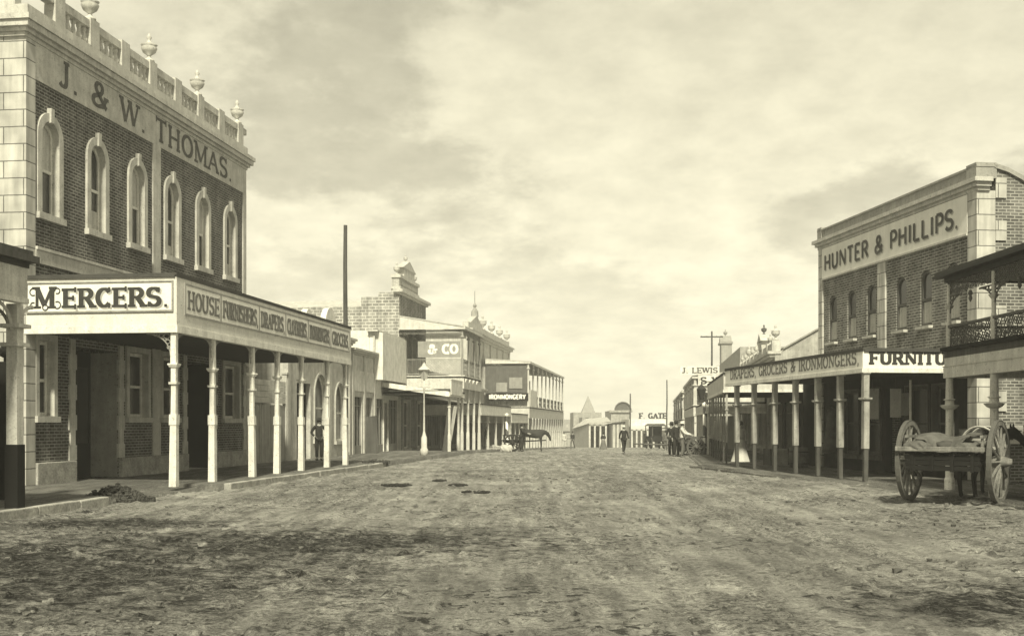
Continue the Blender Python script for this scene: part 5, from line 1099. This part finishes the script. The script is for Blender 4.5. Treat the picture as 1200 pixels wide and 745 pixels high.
def person(x, y, z, h, rz, label, stride=.0, arms='down', coat='cloth_dark', legs='cloth_dark', hat='cloth_dark', skirt=None, brim=.17, hatk='felt', group=None, seated=False, shirt=None):
    k = h / 1.75; root = empty('person', (x, y, z), rz, label, 'person', group)
    V = lambda *a: Vector(a) * k
    st_ = stride
    if seated: legsP = {s: [V(s * .09, 0, .92), V(s * .12, .42, .88), V(s * .12, .44, .46), V(s * .12, .60, .42)] for s in (-1, 1)}
    else: legsP = {s: [V(s * .09, 0, .92), V(s * .10, .03 + s * st_ * .22 + .02, .50), V(s * .10, s * st_ * .35 - .02 - (.08 if s * st_ < 0 else 0), .085 + (.04 if s * st_ < 0 else 0)), V(s * .12, s * st_ * .35 + .14 - (.03 if s * st_ < 0 else 0), .035)] for s in (-1, 1)}
    A = {'down': [(.24, -.01, 1.16), (.25, .05, .92)], 'hip': [(.34, -.06, 1.18), (.19, .08, 1.02)], 'front': [(.25, .06, 1.17), (.12, .25, 1.10)], 'reach': [(.26, .18, 1.22), (.22, .42, 1.15)]}[arms]
    armsP = {s: [V(s * .185, 0, 1.43)] + [V(s * a[0], a[1] + (0 if arms != 'down' else -s * st_ * .15 * (i + 1)), a[2]) for i, a in enumerate(A)] for s in (-1, 1)}
    vs = [V(0, 0, .95), V(0, 0, 1.12), V(0, -.01, 1.32), V(0, -.01, 1.46), V(0, .005, 1.53), V(0, .015, 1.61), V(0, .01, 1.70)]
    rad = [(.155, .11), (.135, .10), (.165, .11), (.09, .08), .055, (.072, .088), (.066, .078)]; rad = [tuple(q * k for q in r) if isinstance(r, tuple) else r * k for r in rad]
    ed = [(i, i + 1) for i in range(6)]
    for s in (-1, 1):
        b = len(vs); vs += legsP[s]; rad += [.095 * k, .062 * k, .042 * k, .035 * k]; ed += [(0, b), (b, b + 1), (b + 1, b + 2), (b + 2, b + 3)]
        b = len(vs); vs += armsP[s]; wd = (armsP[s][2] - armsP[s][1]).normalized(); hd = armsP[s][2] + wd * .07 * k; vs.append(hd); rad += [.06 * k, .043 * k, .028 * k, (.038 * k, .02 * k)]; ed += [(3, b), (b, b + 1), (b + 1, b + 2), (b + 2, b + 3)]
    body = skin_mesh('body', vs, ed, rad, 'skin', root)
    # fingers, thumb, nose and ears joined to the body mesh
    mb = MB()
    for s in (-1, 1):
        wd = (armsP[s][2] - armsP[s][1]).normalized(); hd = armsP[s][2] + wd * .075 * k; sd_ = wd.cross(Vector((s, 0, 0))).normalized() if abs(wd.x) < .9 else Vector((0, 1, 0)); cu = Vector((-s, 0, 0)) 
        for i, L_ in enumerate((.062, .072, .067, .052)):
            a = hd + sd_ * (i - 1.5) * .019 * k; m1 = a + wd * L_ * .6 * k + cu * .004 * k; m2 = m1 + (wd + cu * .5).normalized() * L_ * .5 * k; mb.tube(a, m1, .0095 * k, .0085 * k, 6); mb.tube(m1, m2, .0085 * k, .006 * k, 6)
        a = hd - wd * .04 * k - sd_ * .03 * k; m1 = a + (wd * .6 - sd_ * .8).normalized() * .035 * k; mb.tube(a, m1, .011 * k, .009 * k, 6); mb.tube(m1, m1 + (wd - sd_ * .2 + cu * .3).normalized() * .03 * k, .009 * k, .007 * k, 6)
        mb.lathe((s * .078 * k, .0, 1.635 * k), [(.004, -.03 * k), (.018 * k, 0), (.004, .03 * k)], 6)
    mb.add([(-.014 * k, .085 * k, 1.61 * k), (.014 * k, .085 * k, 1.61 * k), (0, .118 * k, 1.61 * k), (0, .09 * k, 1.655 * k)], [(0, 1, 2), (0, 2, 3), (1, 3, 2)])
    fm_ = mb.build('tmp', 'skin'); bm = bmesh.new(); bm.from_mesh(body.data); bm.from_mesh(fm_.data); bm.to_mesh(body.data); bm.free(); bpy.data.objects.remove(fm_)
    mb = MB(); 
    for s in (-1, 1): mb.lathe((s * .028 * k, .088 * k, 1.655 * k), [(.003, -.008 * k), (.010 * k, 0), (.003, .008 * k)], 6)
    mb.build('eyes', 'iron_dark', root); mb = MB(); mb.box(-.02 * k, .02 * k, .085 * k, .096 * k, 1.575 * k, 1.583 * k); mb.build('mouth', 'leather', root)
    mb = MB(); mb.lathe((0, -.012 * k, 1.6 * k), [(.05 * k, 0), (.086 * k, .03 * k), (.09 * k, .09 * k), (.07 * k, .15 * k), (.01, .17 * k)], 12); mb.build('hair', 'hair', root, smooth=True)
    # clothes
    vs = [V(0, 0, .80 if not skirt else .98), V(0, 0, .98), V(0, 0, 1.15), V(0, -.01, 1.33), V(0, -.01, 1.45)]; rad = [(.185, .14), (.175, .13), (.15, .118), (.185, .13), (.10, .09)]
    ed = [(i, i + 1) for i in range(4)]; rad = [tuple(q * k for q in r) for r in rad]
    for s in (-1, 1): b = len(vs); vs += [armsP[s][0], armsP[s][1], armsP[s][2] - (armsP[s][2] - armsP[s][1]).normalized() * .02 * k]; rad += [.075 * k, .06 * k, .046 * k]; ed += [(4, b), (b, b + 1), (b + 1, b + 2)]
    skin_mesh('jacket' if not skirt else 'bodice', vs, ed, rad, coat, root, root=1)
    if skirt:
        mb = MB(); n = 28; pts = []
        prof = [(.135, 1.02), (.2, .92), (.27, .6), (.34, .3), (.42, .03)]
        for r_, z_ in prof:
            for i in range(n): a = 2 * math.pi * i / n; q_ = r_ * (1 + .07 * math.sin(i * math.pi * .72 * 2) * (1.05 - z_)); pts.append((q_ * math.cos(a) * k, (q_ * math.sin(a) - .04 * (1 - z_)) * k, z_ * k))
        mb.add(pts, [(j * n + i, j * n + (i + 1) % n, (j + 1) * n + (i + 1) % n, (j + 1) * n + i) for j in range(len(prof) - 1) for i in range(n)]); mb.build('skirt', skirt, root, smooth=True)
    else:
        vs = [V(0, 0, .96)]; ed = []; rad = [(.16 * k, .12 * k)]
        for s in (-1, 1): b = len(vs); vs += [legsP[s][0], legsP[s][1], legsP[s][2] + V(0, 0, .02)]; rad += [.115 * k, .083 * k, .068 * k]; ed += [(0, b), (b, b + 1), (b + 1, b + 2)]
        skin_mesh('trousers', vs, ed, rad, legs, root)
    for s in (-1, 1): skin_mesh('boot', [legsP[s][2] + V(0, 0, .03), legsP[s][2] + V(0, .0, -.03), legsP[s][3]], [(0, 1), (1, 2)], [.062 * k, .066 * k, .062 * k], 'leather', root)
    if hat:
        mb = MB(); zb9 = 1.695
        if hatk == 'felt': mb.lathe((0, 0, zb9 * k), [(.06 * k, -.005), (brim * k, .0), (brim * k, .012 * k), (.10 * k, .02 * k), (.09 * k, .10 * k), (.06 * k, .125 * k), (.01, .12 * k)], 14)
        else: mb.lathe((0, 0, zb9 * k), [(.06 * k, -.01), (.13 * k, -.005), (.13 * k, .01 * k), (.098 * k, .03 * k), (.09 * k, .08 * k), (.05 * k, .13 * k), (.01, .14 * k)], 14)
        mb.build('hat', hat, root, smooth=True)
    return root
def at(px_, py_feet):   # ground point of a figure whose feet show at this height
    Yd = 60.0
    for _ in range(30): Yd = (ZC - gz(Yd)) * F / (py_feet - HOR)
    return p(px_, Yd), Yd, gz(Yd)
person(p(374, 50.5), 50.5, .15, 1.80, R(195), 'man in dark suit and hat on the left footpath, before the arched window', coat='cloth_dark', arms='hip', brim=.18)
x, y, z = at(671, 525); person(x, y, z, 1.92, R(150), 'tall man in dark jacket with paler trousers, left in the distant roadway', legs='cloth_mid', stride=.6)
x, y, z = at(662, 526); person(x, y + 2, z, 1.70, R(200), 'pale clothed man beside the tall man in dark jacket', coat='cloth_light', legs='cloth_light', hat='cloth_mid')
x, y, z = at(707, 526.5); person(x, y, z, 1.55, R(10), 'woman in dark bodice and long grey skirt walking in the roadway', skirt='cloth_mid', hatk='bonnet', arms='front')
x, y, z = at(731, 531.5); person(x, y, z, 1.62, R(190), 'boy in dark suit and pale hat walking toward the camera', hat='cloth_white', stride=.8)
x, y, z = at(743.5, 523); person(x, y, z, 1.50, R(170), 'small distant dark figure before the white store', stride=.4, hat='cloth_dark')
x, y, z = at(787, 535.5); person(x, y, z, 1.80, R(150), 'dark suited man standing at left of the group by the handcart', arms='front')
x, y, z = at(792.5, 536); person(x, y, z, 1.88, R(200), 'taller dark suited man in the middle of the group by the handcart', arms='down')
x, y, z = at(801, 537); person(x, y + .4, z, 1.82, R(250), 'man in light shirt and pale hat leaning toward the handcart', coat='cloth_light', legs='cloth_mid', hat='cloth_white', arms='reach')
x, y, z = at(780, 527); person(x, y, z, 1.65, R(180), 'far figure in mid grey beside the covered wagon', coat='cloth_mid', legs='cloth_mid')
s_ = H.S(868, 1.4); q = RS.P(s_, drF - 1.4); person(q[0], q[1], .14, 1.66, R(200), 'woman in a white dress under the right verandah, between the farthest posts', coat='cloth_white', skirt='cloth_white', hat='cloth_mid', hatk='bonnet')
s_ = C4.S(571, oA - 1.2); q = LS.P(s_, dA + 1.2); person(q[0], q[1], gz(q[1]) + .1, 1.7, R(160), 'man with white apron under the pale low verandah', coat='cloth_dark', legs='cloth_light', stride=.5)

def horse(x, y, z, h, rz, label, head_turn=0, head_low=0.0, graze=False, harness=True):
    k = h / 1.6; root = empty('horse', (x, y, z), rz, label, 'horse'); V = lambda *a: Vector(a) * k
    ht = R(head_turn); 
    def hd(f, side, up): 
        v = Vector((side, f, 0)); v.rotate(Matrix.Rotation(-ht, 3, 'Z')); return V(v.x, .62 + v.y, up)
    dz = head_low
    vs = [V(0, -.72, 1.30), V(0, -.35, 1.27), V(0, .15, 1.20), V(0, .55, 1.25), hd(.28, 0, 1.50 - dz * .5), hd(.52, 0, 1.78 - dz), hd(.66, 0, 1.80 - dz), hd(.86, 0, 1.58 - dz), hd(1.0, 0, 1.40 - dz)]
    if graze: vs[4:9] = [hd(.20, 0, 1.36), hd(.40, 0, 1.22), hd(.50, 0, 1.12), hd(.58, 0, .90), hd(.62, 0, .72)]
    rad = [(.25, .26), (.28, .29), (.29, .33), (.24, .30), (.14, .19), (.10, .13), (.10, .12), (.075, .085), (.065, .065)]
    ed = [(i, i + 1) for i in range(8)]
    for s in (-1, 1):
        b = len(vs); vs += [V(s * .15, -.78, 1.10), V(s * .17, -.60, .88), V(s * .16, -.92, .52), V(s * .16, -.84, .14), V(s * .16, -.78, .05)]; rad += [.17, .115, .065, .045, .062]; ed += [(0, b), (b, b + 1), (b + 1, b + 2), (b + 2, b + 3), (b + 3, b + 4)]
        b = len(vs); vs += [V(s * .16, .56, .95), V(s * .16, .60, .52), V(s * .16, .58, .14), V(s * .16, .64, .05)]; rad += [.115, .062, .042, .06]; ed += [(3, b), (b, b + 1), (b + 1, b + 2), (b + 2, b + 3)]
        b = len(vs); e0 = hd(.57, s * .055, 1.90 - dz) if not graze else hd(.50, s * .06, 1.22); vs += [e0, e0 + V(0, 0, .10)]; rad += [.035, .012]; ed += [(6, b), (b, b + 1)]
    rad = [tuple(q * k for q in r) if isinstance(r, tuple) else r * k for r in rad]
    skin_mesh('body', vs, ed, rad, 'horse_brown', root, root=1, sub=2)
    skin_mesh('tail', [V(0, -.95, 1.32), V(0, -1.08, 1.1), V(0, -1.08, .75), V(0, -1.05, .5)], [(0, 1), (1, 2), (2, 3)], [.04 * k, .06 * k, .07 * k, .03 * k], 'hair', root)
    mb = MB(); n = 6
    for i in range(n): f = i / (n - 1); a = hd(.20 + .36 * f, 0, 1.62 + .28 * f - dz * (.4 + .6 * f)) if not graze else hd(.12 + .33 * f, 0, 1.46 - .14 * f); mb.tube(a, a + V(.05, -.03, -.2), .05 * k, .02 * k, 6)
    mb.build('mane', 'hair', root)
    if harness and not graze:
        mb = MB(); mb.ring(V(0, .66, 1.28), .31 * k, (1, 0, 0), (0, -.25, 1), .06 * k, 16); mb.build('collar', 'leather', root, smooth=True)
        mb = MB(); mb.ring(V(0, .15, 1.2), .345 * k, (1, 0, 0), (0, 0, 1), .025 * k, 16); mb.box(-.14 * k, .14 * k, .02 * k, .28 * k, 1.5 * k, 1.6 * k); mb.build('saddle', 'leather', root)
        mb = MB(); 
        mb.ring(hd(.84, 0, 1.6 - dz), .1 * k, (math.cos(ht), -math.sin(ht), 0), (0, .4, 1), .012 * k, 10); mb.tube(hd(.84, .09, 1.6 - dz), hd(.56, .09, 1.86 - dz), .012 * k, None, 4); mb.tube(hd(.84, -.09, 1.6 - dz), hd(.56, -.09, 1.86 - dz), .012 * k, None, 4); mb.build('bridle', 'leather', root)
    return root
def wheel(parent, x, y, r, n=14, m='wheel_paint', out=1):
    W = MB(); 
    for i in range(n):
        a = 2 * math.pi * i / n; W.tube((x + out * .04, y + .08 * math.cos(a), r + .08 * math.sin(a)), (x, y + (r - .08) * math.cos(a), r + (r - .08) * math.sin(a)), .034, .026, 6)
    ns = 36
    for i in range(ns):
        a0, a1 = 2 * math.pi * i / ns, 2 * math.pi * (i + 1) / ns; pts = []
        for a in (a0, a1):
            for rr, xx in ((r - .11, -.04), (r - .11, .04), (r - .016, .04), (r - .016, -.04)): pts.append((x + xx, y + rr * math.cos(a), r + rr * math.sin(a)))
        W.add(pts, [(0, 1, 5, 4), (1, 2, 6, 5), (2, 3, 7, 6), (3, 0, 4, 7)])
    w_ = W.build('wheel', m, parent)
    t_ = MB(); 
    for i in range(ns):
        a0, a1 = 2 * math.pi * i / ns, 2 * math.pi * (i + 1) / ns; pts = []
        for a in (a0, a1):
            for rr, xx in ((r - .015, -.045), (r - .015, .045), (r, .045), (r, -.045)): pts.append((x + xx, y + rr * math.cos(a), r + rr * math.sin(a)))
        t_.add(pts, [(0, 1, 5, 4), (1, 2, 6, 5), (2, 3, 7, 6), (3, 0, 4, 7)])
    t_.build('tyre', 'tyre_iron', w_)
    h_ = MB(); h_.lathe((x, y, r), [(.08, -.16 * out), (.12, -.1 * out), (.14, 0), (.12, .1 * out), (.085, .2 * out), (.07, .26 * out), (.01, .27 * out)], 14, 'X'); h_.build('hub', m, w_, smooth=True)
    return w_
def dray(name, x, y, z, rz, label, r=.86, track=1.72, sc=1.0, m='wheel_paint', bodym='timber', posts=True, cat='cart', wheels=2, L_=2.3, group=None, sh=2.3):
    root = empty(name, (x, y, z), rz, label, cat, group); root.scale = (sc, sc, sc)
    hw_ = track / 2
    for s in (-1, 1): wheel(root, s * hw_, 0, r, m=m, out=s)
    mb = MB(); mb.tube((-hw_, 0, r), (hw_, 0, r), .05, None, 8); mb.build('axle', 'iron_dark', root)
    zf = r + .16; W = hw_ - .16
    mb = MB(); 
    for k in range(7): mb.box(-W + k * 2 * W / 7 + .006, -W + (k + 1) * 2 * W / 7 - .006, -L_ / 2, L_ / 2, zf, zf + .04)
    
    for k in range(3): mb.box(-W, W, -L_ / 2 - .003, -L_ / 2 + .05, zf - .34 + k * .113, zf - .34 + k * .113 + .10)
    for q_ in (-.8, -.27, .27, .8): mb.box(q_ * W - .035, q_ * W + .035, -L_ / 2 - .03, -L_ / 2 - .004, zf - .36, zf + .04)
    mb.box(-W + .1, -W + .2, -L_ / 2 + .1, L_ / 2, zf - .12, zf - .004); mb.box(W - .2, W - .1, -L_ / 2 + .1, L_ / 2, zf - .12, zf - .004); mb.build('bed', bodym, root)
    mb = MB(); mb.box(-hw_ - .02, hw_ - .06, -L_ / 2 - .10, -L_ / 2 - .006, zf + .06, zf + .16); mb.build('tail_beam', m, root, bevel=.012)
    for s in (-1, 1):
        mb = MB(); mb.tube((s * .52, L_ / 2 - .2, zf - .06), (s * .42, L_ / 2 + sh, zf + .02), .05, .035, 8); mb.build('shaft', m, root)
        mb = MB(); mb.box(s * W - .03, s * W + .03, -L_ / 2 + .1, L_ / 2 - .1, zf + .34, zf + .40)
        for yy in (-.9, -.3, .3, .9): mb.box(s * W - .025, s * W + .025, yy * L_ / 2.3 - .03, yy * L_ / 2.3 + .03, zf + .04, zf + .34)
        mb.build('side_rail', m, root)
    return root
# near dray, right foreground
Yc = 24.6; cxp = p(1117, Yc); phi = R(36); zc_ = .07
dr = dray('dray_cart', cxp, Yc, zc_, -phi,  'two wheeled wooden dray seen from behind, loaded with sacks, right foreground', r=.875, track=1.84, L_=1.7, bodym='dark_paint')  # bed coloured dark to stand for the shadow below the tail beam
cu_, su_ = math.cos(phi), math.sin(phi)
def loc_c(a, b_): return (cxp + a * cu_ + b_ * su_, Yc - a * su_ + b_ * cu_)
zf = zc_ + .875 + .2
def sackmesh(name, m, rx, ry, rz_, seed, sag=.3):
    bm = bmesh.new(); bmesh.ops.create_icosphere(bm, subdivisions=4, radius=1); rs_ = random.Random(seed); o1, o2, o3 = [rs_.uniform(0, 9) for _ in range(3)]
    for v in bm.verts:
        c = v.co; n_ = .10 * math.sin(5 * c.x + o1) * math.cos(4 * c.y + o2) + .05 * math.sin(11 * c.x + 7 * c.z + o3) + .03 * math.sin(17 * c.y + 5 * c.x)
        f = 1 + n_; ex = .72; q_ = Vector([math.copysign(abs(t_) ** ex, t_) for t_ in c]); v.co = Vector((q_.x * rx * f, q_.y * ry * f, max(q_.z, -.75) * rz_ * f + rz_ * .75 - sag * .1 * q_.x ** 2))
    me = bpy.data.meshes.new(name); bm.to_mesh(me); bm.free(); me.materials.append(MATS[m])
    for q_ in me.polygons: q_.use_smooth = True
    o = bpy.data.objects.new(name, me); COL.objects.link(o); return o
for i, (a, b_, rx, ry, rz_, m_, lab) in enumerate(((-.52, -.55, .28, .4, .14, 'canvas', 'bulging sack on the dray bed, left end'), (-.12, .0, .34, .5, .15, 'canvas_dark', 'dark sack on the dray bed, under the draped cover'), (.42, -.45, .27, .36, .12, 'canvas', 'flat sack on the dray bed, nearest the right wheel'), (.34, .45, .36, .4, .16, 'goods', 'mottled lumpy bundle at the front of the dray bed'))):
    o = sackmesh('sack', m_, rx, ry, rz_, 30 + i); q = loc_c(a, b_); o.location = (q[0], q[1], zf + .0); o.rotation_euler = (0, 0, -phi + random.uniform(-.3, .3)); tag(o, lab, 'sack', 'sacks on the dray')
mb = MB(); n = 16   # draped cover: a cloth with folds, its hem hanging in a point over the back
g_ = []
for i in range(n + 1):
    for j in range(n + 1):
        u, v = i / n, j / n; xx = -.62 + 1.1 * u; yy = .5 - 1.35 * v; top = .36 + .05 * math.sin(u * 9) - .03 * math.cos(v * 7 + u * 3)
        drop = max(0, v - .55) / .45; hang = drop * (.50 * (1 - abs(u - .55) * 1.9)); hang = max(hang, drop * .04); g_.append((xx + .03 * math.sin(v * 8), max(yy, -.62 - .06 * drop + .04 * math.sin(u * 22) * drop), top - hang + .025 * math.sin(u * 25 + v * 3) * (.3 + drop)))
mb.add(g_, [(i * (n + 1) + j, i * (n + 1) + j + 1, (i + 1) * (n + 1) + j + 1, (i + 1) * (n + 1) + j) for i in range(n) for j in range(n)])
o = mb.build('canvas_cover', 'canvas', smooth=True); so_ = o.modifiers.new('t', 'SOLIDIFY'); so_.thickness = .012; q = loc_c(0, 0); o.location = (q[0], q[1], zf - .02); o.rotation_euler = (0, 0, -phi); tag(o, 'creased canvas cover draped over the sacks, its hem hanging in a point', 'cover')
o = empty('hooped_frame', (*loc_c(.55, .2), zf), -phi, 'bent wooden hoop frame standing on the dray beside the right wheel', 'frame')
for yy in (-.3, .3): mb = MB(); mb.ring((0, yy, .1), .38, (1, 0, 0), (0, 0, 1.15), .025, 12, 0, 180); mb.build('hoop', 'timber_pale', o)
mb = MB(); mb.box(-.36, .36, -.33, -.28, .06, .12); mb.box(-.36, .36, -.32, -.29, .24, .29); mb.build('slat', 'timber_pale', o)
hq = loc_c(.10, 1.86); horse(hq[0], hq[1], .09, 1.56, -phi - R(5), 'dark bay horse harnessed to the dray, head low to the right', head_turn=40, head_low=.30)
# horse and cart on the left, mid distance
Yh = 82; gzh = gz(Yh)
horse(p(624, Yh), Yh, gzh, 1.66, R(-90), 'dark horse with lowered head in front of the far cart, left roadside', graze=True)
dd = dray('horse_cart', p(600.5, Yh), Yh, gzh, R(-90), 'dark cart behind the distant horse on the left roadside', r=.62, track=1.4, m='cloth_dark', bodym='dark_paint', L_=1.6, sh=1.6)
person(p(611.5, Yh), Yh - .7, gzh, 1.95, R(-100), 'dark man standing close between the distant horse and its cart', arms='reach')
o = sackmesh('white_bundle', 'cloth_white', .42, .35, .28, 77); o.location = (p(593, 80.5), 80.5, gz(80.5)); tag(o, 'pale bundle lying on the road behind the distant cart wheel', 'bundle')
# handcart by the group on the right
x, y, z = at(811, 535); dray('handcart', x, y, z, R(100), 'low dark handcart beside the standing men on the right', r=.52, track=1.2, m='mid_paint', bodym='dark_paint', L_=1.6)
# covered wagon far right
x, y, z = at(770.5, 525.5)
wg = empty('covered_wagon', (x, y, z), R(8), 'dark covered wagon seen from behind at the far end of the street', 'wagon')
for s in (-1, 1):
    for yy, rr in ((0, .6), (1.9, .5)): wheel(wg, s * .72, yy, rr, n=10, m='dark_paint', out=s)
mb = MB(); mb.box(-.7, .7, -.6, 2.4, .75, 1.35); mb.build('body', 'dark_paint', wg); 
mb = MB(); mb.prism_s([(-.85, 2.45), (-.5, 2.7), (.5, 2.7), (.85, 2.45)], -.8, 2.5); mb.build('roof', 'mid_paint', wg)
for s in (-1, 1):
    for yy in (-.55, .9, 2.35): mb = MB(); mb.box(s * .7 - .04, s * .7 + .04, yy - .04, yy + .04, 1.35, 2.46); mb.build('roof_post', 'mid_paint', wg)
mb = MB(); mb.box(-.66, .66, .9, .96, 1.352, 2.44); mb.build('curtain', 'dark_paint', wg)

# ------------------------------------------------------------------ air
hz = MB(); hz.box(-430, 430, -130, 570, -3.4, 18); ho = hz.build('haze', 'white_paint'); tag(ho, kind='stuff')
hm = bpy.data.materials.new('air'); hm.use_nodes = True; t = hm.node_tree; t.nodes.clear(); ou = t.nodes.new('ShaderNodeOutputMaterial'); pv = t.nodes.new('ShaderNodeVolumePrincipled')
pv.inputs['Color'].default_value = (1, 1, .97, 1); pv.inputs['Density'].default_value = .0011; pv.inputs['Anisotropy'].default_value = 0; t.links.new(pv.outputs[0], ou.inputs['Volume'])
ho.data.materials.clear(); ho.data.materials.append(hm)
